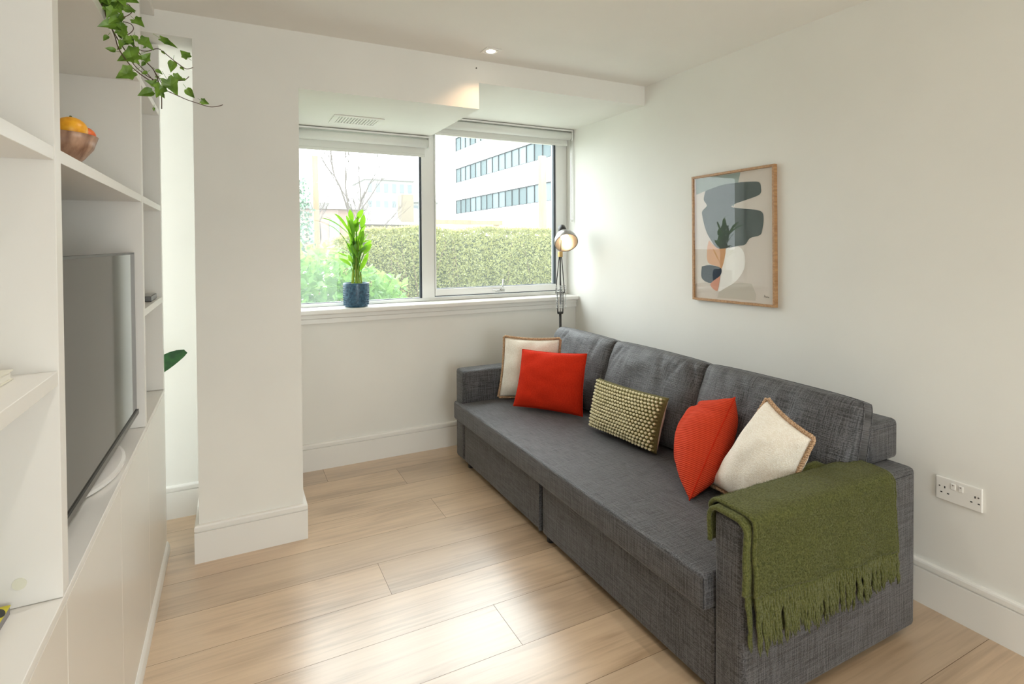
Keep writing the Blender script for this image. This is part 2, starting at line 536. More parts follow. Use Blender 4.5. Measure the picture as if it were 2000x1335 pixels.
def room():
    # floor: oak laminate planks running across the room
    m = mat('oak_laminate', (.50, .34, .20), .36, spec=1.0, Coat_Weight=1.0, Coat_Roughness=.28)
    nt = m.node_tree; b = nt.nodes['Principled BSDF']
    at = node(nt, 'ShaderNodeAttribute', attribute_name='plank')
    tcn = node(nt, 'ShaderNodeTexCoord')  # unseen ground, coloured pale to bounce daylight up onto the soffit
    off = node(nt, 'ShaderNodeVectorMath', operation='MULTIPLY_ADD')
    comb = node(nt, 'ShaderNodeCombineXYZ')
    nt.links.new(at.outputs['Fac'], comb.inputs[0]); nt.links.new(at.outputs['Fac'], comb.inputs[2])
    off.inputs[1].default_value = (37, 0, 11)
    nt.links.new(comb.outputs[0], off.inputs[0]); nt.links.new(tcn.outputs['Object'], off.inputs[2])
    def nz(scale, sc, det, dist=0.0):
        mp = node(nt, 'ShaderNodeMapping'); mp.inputs['Scale'].default_value = scale
        nt.links.new(off.outputs[0], mp.inputs[0])
        n = node(nt, 'ShaderNodeTexNoise'); n.inputs['Scale'].default_value = sc; n.inputs['Detail'].default_value = det; n.inputs['Distortion'].default_value = dist
        nt.links.new(mp.outputs[0], n.inputs['Vector']); return n.outputs[0]
    grain = nz((1.2, 26, 1), 2.2, 8, .6)
    broad = nz((1, 4.5, 1), 1.1, 3, .8)
    knots = nz((2.2, 7.5, 1), 1.15, 2, .3)
    r1 = node(nt, 'ShaderNodeValToRGB')
    e = r1.color_ramp.elements
    e[0].position = .30; e[0].color = (.31, .20, .11, 1)
    e[1].position = .72; e[1].color = (.62, .455, .295, 1)
    e2 = r1.color_ramp.elements.new(.52); e2.color = (.53, .375, .235, 1)
    sm = node(nt, 'ShaderNodeMath', operation='MULTIPLY_ADD'); sm.inputs[1].default_value = .45
    sc = node(nt, 'ShaderNodeMath', operation='MULTIPLY'); sc.inputs[1].default_value = .55
    nt.links.new(broad, sc.inputs[0]); nt.links.new(grain, sm.inputs[0]); nt.links.new(sc.outputs[0], sm.inputs[2])
    nt.links.new(sm.outputs[0], r1.inputs[0])
    kr = node(nt, 'ShaderNodeMapRange'); kr.inputs[1].default_value = .66; kr.inputs[2].default_value = .78
    kr.inputs[3].default_value = 0; kr.inputs[4].default_value = .62
    nt.links.new(knots, kr.inputs[0])
    kx = node(nt, 'ShaderNodeMix', data_type='RGBA'); kx.inputs[7].default_value = (.25, .14, .07, 1)
    nt.links.new(kr.outputs[0], kx.inputs[0]); nt.links.new(r1.outputs[0], kx.inputs[6])
    hs = node(nt, 'ShaderNodeHueSaturation')
    vr = node(nt, 'ShaderNodeMapRange'); vr.inputs[3].default_value = .90; vr.inputs[4].default_value = 1.10
    nt.links.new(at.outputs['Fac'], vr.inputs[0]); nt.links.new(vr.outputs[0], hs.inputs['Value'])
    nt.links.new(kx.outputs[2], hs.inputs['Color']); nt.links.new(hs.outputs[0], b.inputs['Base Color'])
    bp = node(nt, 'ShaderNodeBump'); bp.inputs['Strength'].default_value = .05; bp.inputs['Distance'].default_value = .0005
    nt.links.new(grain, bp.inputs['Height']); nt.links.new(bp.outputs[0], b.inputs['Normal'])
    gapm = mat('plank_joint', (.10, .06, .03), .8)
    bm = B()
    lay = bm.faces.layers.float.new('plank')
    rnd = random.Random(5)
    W = .241; g = .0007
    ks = range(-6, 24)
    fixed = {0: .546, 2: .879, 1: -.75, 3: -.2, -1: 1.9, -2: .95, 4: 1.45}
    for k in ks:
        y1 = 2.393 - W*k; y0 = y1 - W
        y1 = min(y1, 3.6)
        if y1 <= -3.05 or y0 >= 3.6: continue
        y0 = max(y0, -3.1)
        j = fixed.get(k, rnd.uniform(-1, 1))
        # k=0 plank lies between 2.152 and 2.393
        x = j - 2.2*4
        while x < 2.4:
            a = max(x, -2.3); c = min(x+2.2, 2.38)
            if c > a:
                vs = [bm.verts.new(p) for p in ((a+g, y0+g, 0), (c-g, y0+g, 0), (c-g, y1-g, 0), (a+g, y1-g, 0))]
                f = bm.faces.new(vs); f[lay] = rnd.random()
            x += 2.2
    vs = [bm.verts.new(p) for p in ((-2.3, -3.1, -.0015), (2.38, -3.1, -.0015), (2.38, 3.6, -.0015), (-2.3, 3.6, -.0015))]
    f = bm.faces.new(vs); f.material_index = 1
    box(bm, -2.3, 2.38, -3.1, 3.6, -.08, -.02, mi=1)
    struct(new('floor', bm, m, mats=[m, gapm]))

    bm = B(); box(bm, -2.4, 2.5, -3.2, 3.85, ZC, ZC+.12)
    struct(new('ceiling', bm, CEIL))
    bm = B(); box(bm, XR, XR+.14, -3.2, 3.9, -.08, ZC)
    struct(new('wall_right', bm, WALL))
    # left wall behind the bookcase, then the side space
    bm = B(); box(bm, -.72, -.60, -3.2, 1.9, -.08, ZC)
    struct(new('wall_left', bm, WALL))
    bm = B(); box(bm, -2.3, -.72, 1.78, 1.9, -.08, ZC)
    struct(new('wall_side_near', bm, WALL))
    bm = B()
    box(bm, -2.42, -2.3, 1.78, 3.4, -.08, .2); box(bm, -2.42, -2.3, 1.78, 3.4, 2.25, ZC)
    box(bm, -2.42, -2.3, 1.78, 1.95, .2, 2.25); box(bm, -2.42, -2.3, 3.2, 3.4, .2, 2.25)
    struct(new('wall_side_left', bm, WALL))
    bm = B(); box(bm, -2.3, XCL, YAL, YAL+.12, -.08, ZA)
    struct(new('wall_alcove', bm, WALL))
    # back wall; its wide glazed opening is added to let in fill daylight
    bm = B()
    box(bm, -.6, 0, -3.15, -3.0, -.08, ZC); box(bm, 1.8, XR, -3.15, -3.0, -.08, ZC); box(bm, 0, 1.8, -3.15, -3.0, 2.1, ZC)
    struct(new('wall_back', bm, WALL))
    # dropped beam over the windows, alcove head and the column, one plastered piece
    bm = B()
    prism(bm, [(-2.3, ZA), (XCL, ZA), (XCL, -.08), (XCR, -.08), (XCR, ZL), (XST, ZL), (XST, ZR), (XR, ZR), (XR, ZC), (-2.3, ZC)], YB, 3.84, axis='y')
    struct(new('wall_front_beam', bm, WALL))
    bm = B(); box(bm, XCR, XR, YW, 3.84, -.08, .962)
    struct(new('wall_window', bm, WALL))

    # skirting boards, with the groove near the top
    def skirt(name, pts, closed=False, flip=1):
        """pts: floor polyline along the wall face; the board stands to the left of travel*flip"""
        prof = [(0, 0), (.018, 0), (.018, .134), (.011, .1355), (.011, .1400), (.018, .1415), (.018, .158), (.0155, .164), (.011, .166), (0, .166)]
        bm = B(); n = len(pts); rings = []
        for i, p in enumerate(pts):
            p = Vector((*p, 0))
            d0 = (Vector((*pts[i], 0)) - Vector((*pts[i-1], 0))).normalized() if i > 0 else None
            d1 = (Vector((*pts[i+1], 0)) - Vector((*pts[i], 0))).normalized() if i < n-1 else None
            nrm = []
            for d in (d0, d1):
                if d is not None: nrm.append(Vector((-d.y, d.x, 0))*flip)
            if len(nrm) == 2 and (nrm[0]-nrm[1]).length > .01:
                o = nrm[0] + nrm[1]
            else:
                o = nrm[0]
            rings.append([bm.verts.new(p + o*a + Vector((0, 0, h))) for a, h in prof])
        m_ = len(prof)
        for i in range(n-1):
            for k in range(m_):
                bm.faces.new((rings[i][k], rings[i][(k+1) % m_], rings[i+1][(k+1) % m_], rings[i+1][k]))
        bm.faces.new(rings[0]); bm.faces.new(rings[-1][::-1])
        return struct(new(name, bm, TRIM))
    skirt('baseboard_window_wall', [(XR-.019, YW), (XCR, YW)], flip=1)
    skirt('baseboard_column', [(XCR, YW-.02), (XCR, YB), (XCL, YB), (XCL, YAL-.02)], flip=-1*-1)
    skirt('baseboard_alcove', [(XCL, YAL), (-2.3, YAL)], flip=1)
    skirt('baseboard_right', [(XR, -2.98), (XR, YW)], flip=1)

    # window board (sill) with rounded nose and apron below
    bm = B()
    box(bm, XCR+.0005, XR-.0005, 3.524, 3.75, .963, .995, bev=.010, seg=4)
    box(bm, XCR+.001, XR-.001, 3.556, 3.579, .937, .9625, bev=.003)
    box(bm, XCR+.001, XR-.001, 3.562, 3.579, .905, .936, bev=.003)
    struct(new('trim_1', bm, TRIM))

    # window 1: fixed pane left of the mullion, casement right of it
    t = bpy.data.objects.new('window_1', None); COL.objects.link(t); struct(t)
    y0, y1 = YWIN, YWIN+.07
    bm = B()
    box(bm, XCR, XR, y0, y1, .996, 1.018, bev=.002)
    box(bm, XCR, XST+.05, y0, y1, ZL-.06, ZL, bev=.002)
    box(bm, XST, XR, y0, y1, ZR-.05, ZR, bev=.002)
    box(bm, XCR, XCR+.035, y0, y1, 1.018, ZL-.06, bev=.002)
    box(bm, 1.172, 1.262, y0-.004, y1, 1.018, ZL-.001, bev=.002)
    box(bm, XST+.002, 1.262, y0-.003, y1, ZL-.001, ZR-.05, bev=.002)
    box(bm, 2.318, XR, y0, y1, 1.018, ZR-.05, bev=.002)
    part('window_frame', bm, UPVC, t)
    bm = B()   # casement sash
    box(bm, 1.264, 2.316, y0-.012, y1-.01, 1.030, 1.078, bev=.003)
    box(bm, 1.264, 2.316, y0-.012, y1-.01, ZR-.10, ZR-.052, bev=.003)
    box(bm, 1.264, 1.272, y0-.012, y1-.01, 1.078, ZR-.10)
    box(bm, 2.256, 2.316, y0-.012, y1-.01, 1.078, ZR-.10, bev=.003)
    sash = part('window_sash', bm, UPVC, t)
    bm = B()
    box(bm, 1.157, 1.172, y0+.004, y0+.02, 1.018, ZL-.06)
    box(bm, XCR+.035, 1.157, y0+.010, y0+.02, 1.018, 1.022)
    box(bm, 2.238, 2.256, y0-.006, y0+.02, 1.078, ZR-.10)
    box(bm, 1.272, 2.238, y0-.002, y0+.02, 1.078, 1.082)
    box(bm, 1.262, 2.318, y0+.002, y0+.02, 1.022, 1.028)
    part('window_gasket', bm, GASK, t)
    def pane(n, x0, x1, z0, z1, y, o, sub=None):
        bm = B()
        bm.faces.new([bm.verts.new(p) for p in ((x0, y, z0), (x1, y, z0), (x1, y, z1), (x0, y, z1))])
        return part(n, bm, GLASS, o, sub=sub)
    pane('window_pane', XCR+.03, 1.165, 1.01, ZL-.05, y0+.025, t)
    pane('window_pane', 1.265, 2.25, 1.07, ZR-.09, y0+.024, t)
    # stay / handle on the sash
    bm = B()
    box(bm, 1.73, 1.80, y0-.024, y0-.012, 1.036, 1.056, bev=.003)
    tube(bm, [(1.765, y0-.018, 1.05), (1.768, y0-.045, 1.062), (1.775, y0-.050, 1.10), (1.778, y0-.046, 1.135)], [.007, .007, .006, .005], 8)
    tube(bm, [(1.775, y0-.03, 1.05), (1.70, y0-.028, 1.052)], .004, 6)
    part('window_handle', bm, CHROME, t, smooth=True)

    # window 2: side light in the alcove space
    t = bpy.data.objects.new('window_2', None); COL.objects.link(t); struct(t)
    bm = B()
    for a in ((1.95, 3.2, .2, .25), (1.95, 3.2, 2.2, 2.25), (1.95, 2.0, .25, 2.2), (3.15, 3.2, .25, 2.2)):
        box(bm, -2.39, -2.33, a[0], a[1], a[2], a[3])
    part('window_frame', bm, UPVC, t)
    bm = B(); bm.faces.new([bm.verts.new(p) for p in ((-2.36, 2.0, .25), (-2.36, 3.15, .25), (-2.36, 3.15, 2.2), (-2.36, 2.0, 2.2))])
    part('window_pane', bm, GLASS, t)
    # window 3: glazed opening added behind the camera for extra daylight
    t = bpy.data.objects.new('window_3_added', None); COL.objects.link(t); struct(t)
    bm = B()
    for a in ((0, .06, 0, 2.1), (1.74, 1.8, 0, 2.1), (.87, .93, 0, 2.1), (.06, 1.74, 0, .06), (.06, 1.74, 2.04, 2.1)):
        box(bm, a[0], a[1], -3.1, -3.05, a[2], a[3])
    part('window_frame', bm, UPVC, t)
    bm = B(); bm.faces.new([bm.verts.new(p) for p in ((.03, -3.07, .03), (1.77, -3.07, .03), (1.77, -3.07, 2.07), (.03, -3.07, 2.07))])
    part('window_pane', bm, GLASS, t)


room()


def fittings():
    # roller blinds
    def blind(x0, x1, ztop, zbar, label, chain=False):
        t = thing('roller_blind', label, 'blind', ((x0+x1)/2, 3.615, ztop), 'white roller blinds over the two window lights')
        bm = B()
        box(bm, x0, x1, 3.588, 3.645, ztop-.012, ztop-.001, bev=.002)
        part('headrail', bm, UPVC, t)
        bm = B()
        zc = ztop-.046
        fr = Matrix(((0, 0, 1), (0, 1, 0), (1, 0, 0)))
        lathe(bm, [(.030, x0+.012), (.030, x1-.012)], (0, 3.615, zc), 28, frame=fr)
        part('fabric_roll', bm, BLIND, t, smooth=True)
        bm = B()
        box(bm, x0+.02, x1-.022, 3.6415, 3.643, zbar, zc)
        bl = part('blind_fabric', bm, BLIND, t)
        bm = B()
        box(bm, x0+.02, x1-.022, 3.637, 3.648, zbar-.004, zbar+.016, bev=.003)
        part('bottom_bar', bm, BLIND, t, sub=None)
        for xx in (x0+.002, x1-.010):
            bm = B(); box(bm, xx, xx+.008, 3.585, 3.648, ztop-.082, ztop-.012, bev=.004)
            lathe(bm, [(.02, xx-.001), (.02, xx+.009)], (0, 3.615, zc), 20, frame=fr)
            part('end_bracket', bm, UPVC, t)
        if chain:
            bm = B()
            for xx in (x1-.006, x1-.018):
                pts = [(xx, 3.600, zc-.02), (xx+.001, 3.598, 1.8), (xx, 3.600, 1.585)]
                tube(bm, pts, .0018, 6)
                z = zc-.03
                while z > 1.585:
                    sphere(bm, (xx, 3.6, z), .0028, sub=1); z -= .012
            tube(bm, [(x1-.006+-.006*(1-cos(a)), 3.6, 1.585-.012*sin(a)) for a in [pi*i/8 for i in range(9)]], .002, 6)
            part('pull_chain', bm, CHROME, t)
            bm = B(); box(bm, x1-.02, x1-.004, 3.594, 3.606, 1.56, 1.578, bev=.002)
            part('chain_weight', bm, UPVC, t)
    blind(XCR+.004, XST-.006, ZL-.004, 1.993, 'white roller blind rolled up above the left window light, under the lower soffit')
    blind(XST+.006, XR-.008, ZR-.003, 2.155, 'white roller blind with pull chain rolled up above the right window light', chain=True)

    # ventilation grille in the lower soffit
    t = thing('air_vent', 'white rectangular slotted air vent set in the soffit above the left window', 'vent', (.66, 3.33, ZL))
    bm = B()
    x0, x1, y0, y1 = .518, .802, 3.222, 3.44
    z0, z1 = ZL-.007, ZL-.0005
    box(bm, x0, x1, y0, y0+.03, z0, z1, bev=.002); box(bm, x0, x1, y1-.03, y1, z0, z1, bev=.002)
    box(bm, x0, x0+.03, y0+.03, y1-.03, z0, z1); box(bm, x1-.03, x1, y0+.03, y1-.03, z0, z1)
    part('vent_frame', bm, TRIM, t)
    bm = B()
    for i in range(13):
        xx = x0+.034+i*.0172
        for j in range(3):
            yy = y0+.034+j*.051
            box(bm, xx, xx+.0105, yy, yy+.046, z0+.0005, z1-.001)
    part('vent_slat', bm, TRIM, t)
    bm = B(); box(bm, x0+.03, x1-.03, y0+.03, y1-.03, z1-.001, z1-.0003)
    part('vent_backing', bm, mat('vent_shadow_grey', (.45, .46, .43), .8), t)

    # recessed square downlights: first one in view, the rest added as unseen fill
    lab = {0: 'small square recessed downlight, lit, in the ceiling before the window beam'}
    for k, (x, y) in enumerate(SPOTS):
        t = thing('ceiling_downlight', lab.get(k, 'recessed square ceiling downlight added out of view for fill light'),
                  'downlight', (x, y, ZC), None if k == 0 else 'added fill downlights out of view')
        bm = B(); s = .043
        for sx, sy, a, b in ((-s, s, -s, -s+.012), (-s, s, s-.012, s), (-s, -s+.012, -s+.012, s-.012), (s-.012, s, -s+.012, s-.012)):
            box(bm, x+sx, x+sy, y+a, y+b, ZC-.005, ZC-.0003, bev=.001)
        part('downlight_frame', bm, CHROME if False else TRIM, t)
        bm = B()
        lathe(bm, [(.0315, -.0035), (.0315, -.001)], (x, y, ZC), 24)
        part('downlight_plate', bm, TRIM, t)
        bm = B(); lathe(bm, [(.021, -.0062), (.024, -.0036)], (x, y, ZC), 24)
        part('lamp_lens', bm, SPOTG, t)

    bm = B(); lathe(bm, [(.0035, 0), (.0028, .004)], (1.191, YB-.0042, 2.348), 10, frame=Matrix(((1, 0, 0), (0, 0, 1), (0, 1, 0))))
    tag(new('wall_hook', bm, mat('hook_dark', (.05, .04, .03), .6)), 'tiny dark hook in the ceiling beam just below the lit downlight', 'hook')
    # double socket on the right wall
    t = thing('wall_socket', 'white double switched power socket low on the right wall beside the sofa', 'socket', (XR, 1.046, .47))
    bm = B(); y0, y1, z0, z1 = .974, 1.119, .427, .513
    box(bm, XR-.009, XR-.0005, y0, y1, z0, z1, bev=.0035, seg=3)
    part('socket_plate', bm, TRIM, t)
    xf = XR-.0093
    slot = mat('socket_slot_dark', (.01, .01, .01), .8)
    for i, yc in enumerate((1.092, .998)):
        bm = B()
        box(bm, xf-.0003, xf+.002, yc-.0018-.003, yc+.0018-.003, .473, .481)
        for dy in (-.011, .011):
            box(bm, xf-.0003, xf+.002, yc+dy-.003-.0032, yc+dy-.003+.0032, .4545, .4585)
        part('pin_holes', bm, slot, t)
    for yc in (1.062, 1.038):
        bm = B(); box(bm, xf-.003, xf+.001, yc-.0075, yc+.0075, .478, .500, bev=.0015)
        s = part('rocker_switch', bm, TRIM, t)
        bm = B(); lathe(bm, [(.0025, 0), (.0025, .0006)], (xf-.0036, yc, .494), 10, frame=Matrix(((0, 0, 1), (0, 1, 0), (1, 0, 0))))
        part('switch_mark', bm, mat('switch_mark_grey', (.25, .22, .2), .6), t, sub=s)
    for yc in (1.106, .985):
        bm = B(); lathe(bm, [(.0028, 0), (.0028, .0008)], (xf-.0005, yc, .478), 12, frame=Matrix(((0, 0, 1), (0, 1, 0), (1, 0, 0))))
        part('screw', bm, mat('screw_grey', (.12, .1, .09), .5), t)


fittings()


# ================================================================= bookcase, cabinets
def bookcase():
    xb = -.592
    t = thing('bookcase', 'white built-in open bookcase along the left wall above the low cabinets', 'bookcase', (XS, 1.5, .747))
    def up(y0, y1, z1):
        bm = B(); box(bm, xb, XS, y0, y1, .748, z1, bev=.001)
        return part('upright', bm, CAB, t)
    up(.20, .236, ZC-.03); up(1.265, 1.3035, ZC-.03); up(2.330, 2.360, ZC-.03); up(2.900, 2.932, 2.284)
    def shelf(y0, y1, z0, z1):
        bm = B(); box(bm, xb+.01, XS-.0015, y0, y1, z0, z1, bev=.001); part('shelf', bm, CAB, t)
    Y = ((.236, 1.265), (1.3035, 2.330), (2.360, 2.900))
    for a, b in Y:
        shelf(a+.0005, b-.0005, 1.547, 1.5715)
        shelf(a+.0005, b-.0005, 1.970, 1.995)
    for a, b in (Y[0], Y[2]):
        shelf(a+.0005, b-.0005, 1.138, 1.164)
    bm = B(); box(bm, xb-.006, xb, .20, 2.769, .748, ZC-.03); box(bm, xb-.006, xb, 2.771, 2.932, .748, 2.284)
    part('back_panel', bm, CAB, t)
    bm = B(); box(bm, xb, XS, .20, 2.768, ZC-.03, ZC-.001)
    part('top_panel', bm, CAB, t)
    # round screw cap on the divider
    bm = B(); lathe(bm, [(.0105, 0), (.0105, .0015)], (-.3475, 1.2635, .790), 24, frame=Matrix(((1, 0, 0), (0, 0, 1), (0, 1, 0))))
    o = part('cable_hole_cap', bm, mat('ivory_plastic', (.72, .71, .60), .4), t)
    o['label'] = 'ivory round cap'
    for z in (1.56, 1.30):
        pass

    t = thing('base_cabinet', 'low white handleless gloss cabinet row running along the left wall', 'cabinet', (XS, 1.5, 0))
    xf = XS
    bm = B(); box(bm, xb, xf-.02, .20, 2.932, .05, .728); part('carcass', bm, CAB, t)
    for y0, y1 in ((.2, 2.3395), (2.3405, 2.932)):
        bm = B(); box(bm, xb, xf+.0005, y0, y1, .7285, .747, bev=.0015); part('worktop', bm, CAB, t)
    ys = (.20, .745, 1.287, 1.838, 2.378, 2.93)
    for a, b in zip(ys, ys[1:]):
        bm = B(); box(bm, xf-.0195, xf, a+.0012, b-.0012, .048, .727, bev=.0012); part('door', bm, DOORM, t)
    bm = B(); box(bm, xb, xf-.012, .20, 2.932, .0, .0495); part('plinth', bm, DOORM, t)
    bm = B()
    prism(bm, [(xf-.012, .0), (xf+.012, .0), (xf+.0115, .018), (xf+.008, .034), (xf+.002, .044), (xf-.004, .047), (xf-.012, .047)], .2, 2.935, axis='y')
    part('quadrant_bead', bm, TRIM, t)


bookcase()


def tv():
    # screen plane turned a touch away from the shelf front
    a = Vector((-.3215, 1.335, 0)); b = Vector((-.3065, 2.293, 0))
    d = (b-a).normalized(); n = Vector((d.y, -d.x, 0))      # towards the room
    W = (b-a).length; z0, z1 = .812, 1.369
    t = thing('television', 'flat black television with a white stand in the bookcase bay', 'television', (-.40, 1.83, .748))
    def q(s, o, z): return a + d*s + n*o + Vector((0, 0, z))
    def qbox(bm, s0, s1, o0, o1, za, zb, mi=0):
        pts = [q(s0, o0, 0), q(s1, o0, 0), q(s1, o1, 0), q(s0, o1, 0)]
        prism(bm, [(p.x, p.y) for p in pts], za, zb, mi=mi)
    bm = B()
    qbox(bm, 0, W, -.022, 0, z0, z1)
    part('casing', bm, mat('tv_dark_bezel', (.012, .012, .013), .3), t)
    bm = B()
    qbox(bm, .15, W-.15, -.06, -.0222, z0+.03, z1-.18)
    part('rear_housing', bm, mat('tv_white_back', (.7, .7, .68), .4), t)
    sm = mat('tv_screen_glass', (.022, .020, .018), .045, spec=.3)
    bm = B(); qbox(bm, .006, W-.006, .0002, .0012, z0+.012, z1-.006)
    part('screen', bm, sm, t)
    bm = B(); qbox(bm, 0.0, W, .0002, .006, z0-.003, z0+.0125)
    part('lower_trim', bm, mat('tv_grey_trim', (.075, .073, .068), .35), t)
    # white half-moon foot
    wm = mat('white_stand_plastic', (.74, .72, .70), .25)
    bm = B()
    N = 40
    cx, cy_ = -.40, 1.925
    out = [(cx + .108*cos(th), cy_ + .235*sin(th)) for th in [2*pi*i/N for i in range(N)]]
    inn = [(cx + .100*cos(th), cy_ + .226*sin(th)) for th in [2*pi*i/N for i in range(N)]]
    r0 = [bm.verts.new((x, y, .7485)) for x, y in inn]; r1 = [bm.verts.new((x, y, .753)) for x, y in out]
    r2_ = [bm.verts.new((x, y, .762)) for x, y in out]; r3 = [bm.verts.new((x, y, .7655)) for x, y in inn]
    for A_, B_ in ((r0, r1), (r1, r2_), (r2_, r3)):
        for i in range(N): bm.faces.new((A_[i], A_[(i+1) % N], B_[(i+1) % N], B_[i]))
    r4 = [bm.verts.new((cx+.070*cos(2*pi*i/N), cy_+.165*sin(2*pi*i/N), .773)) for i in range(N)]
    for i in range(N): bm.faces.new((r3[i], r3[(i+1) % N], r4[(i+1) % N], r4[i]))
    bm.faces.new(r0[::-1]); bm.faces.new(r4)
    part('stand_foot', bm, wm, t)
    bm = B(); box(bm, -.44, -.36, 1.86, 1.99, .771, .86, bev=.01)
    part('stand_neck', bm, wm, t)


tv()

# ================================================================= sofa
SF, SBK = 1.2727, 2.1436
SY0, SY0i, SY1i, SY1 = 1.079, 1.190, 3.198, 3.329


def rounded_box(bm, x0, x1, y0, y1, z0, z1, r, seg=4, crown=0, div=0):
    vs0 = set(bm.verts)
    box(bm, x0, x1, y0, y1, z0, z1, bev=r, seg=seg)
    return [v for v in bm.verts if v not in vs0]


def seam(bm, pts, r=.0016):
    tube(bm, pts, r, 5)


def cushion(bm, BL, BR, TR, TL, T, n=26, p=2.0, q=.5, pull=.05, gus=0, wr=0, seed=0, wrf=None, back_n=1.0, rnd=0):
    """plump pillow skin between four corners; front bulges along the face normal"""
    BL, BR, TR, TL = map(Vector, (BL, BR, TR, TL))
    nrm = (BR-BL).cross(TL-BL).normalized()
    ud = (BR-BL).normalized(); vd = (TL-BL).normalized()
    front, back = [], []
    def pos(u, v, side):
        uu = u*(1-pull*(1-v*v)); vv = v*(1-pull*(1-u*u))
        k4 = (u*u*v*v)**4
        uu *= 1-rnd*k4; vv *= 1-rnd*1.4*k4
        a, b = (uu+1)/2, (vv+1)/2
        P = BL*(1-a)*(1-b) + BR*a*(1-b) + TR*a*b + TL*(1-a)*b
        e = max(0, (1-abs(u)**p)*(1-abs(v)**p))**q
        d = (T/2-gus/2)*e + gus/2
        if wr:
            k = noise.noise(Vector((u*2.3+seed, v*2.3, side*3.1)))*wr*min(1, e*2.5)
            d += k
        if wrf: d += wrf(u, v, side)*e
        return P + nrm*d*side*(1 if side > 0 else back_n)
    N = n
    g = [-cos(pi*i/N) *.35 + (2*i/N-1)*.65 for i in range(N+1)]
    F = [[None]*(N+1) for _ in range(N+1)]; K = [[None]*(N+1) for _ in range(N+1)]
    for i in range(N+1):
        for j in range(N+1):
            u, v = g[i], g[j]
            F[i][j] = bm.verts.new(pos(u, v, 1))
            if gus == 0 and (i in (0, N) or j in (0, N)):
                K[i][j] = F[i][j]
            else:
                K[i][j] = bm.verts.new(pos(u, v, -1))
    for i in range(N):
        for j in range(N):
            bm.faces.new((F[i][j], F[i+1][j], F[i+1][j+1], F[i][j+1]))
            bm.faces.new((K[i][j], K[i][j+1], K[i+1][j+1], K[i+1][j]))
    border = [(i, 0) for i in range(N)] + [(N, j) for j in range(N)] + [(i, N) for i in range(N, 0, -1)] + [(0, j) for j in range(N, 0, -1)]
    if gus:
        for k in range(len(border)):
            a = border[k]; b = border[(k+1) % len(border)]
            bm.faces.new((F[a[0]][a[1]], K[a[0]][a[1]], K[b[0]][b[1]], F[b[0]][b[1]]))
    edgeF = [F[a][b].co.copy() for a, b in border]
    edgeK = [K[a][b].co.copy() for a, b in border]
    return edgeF, edgeK, pos, nrm


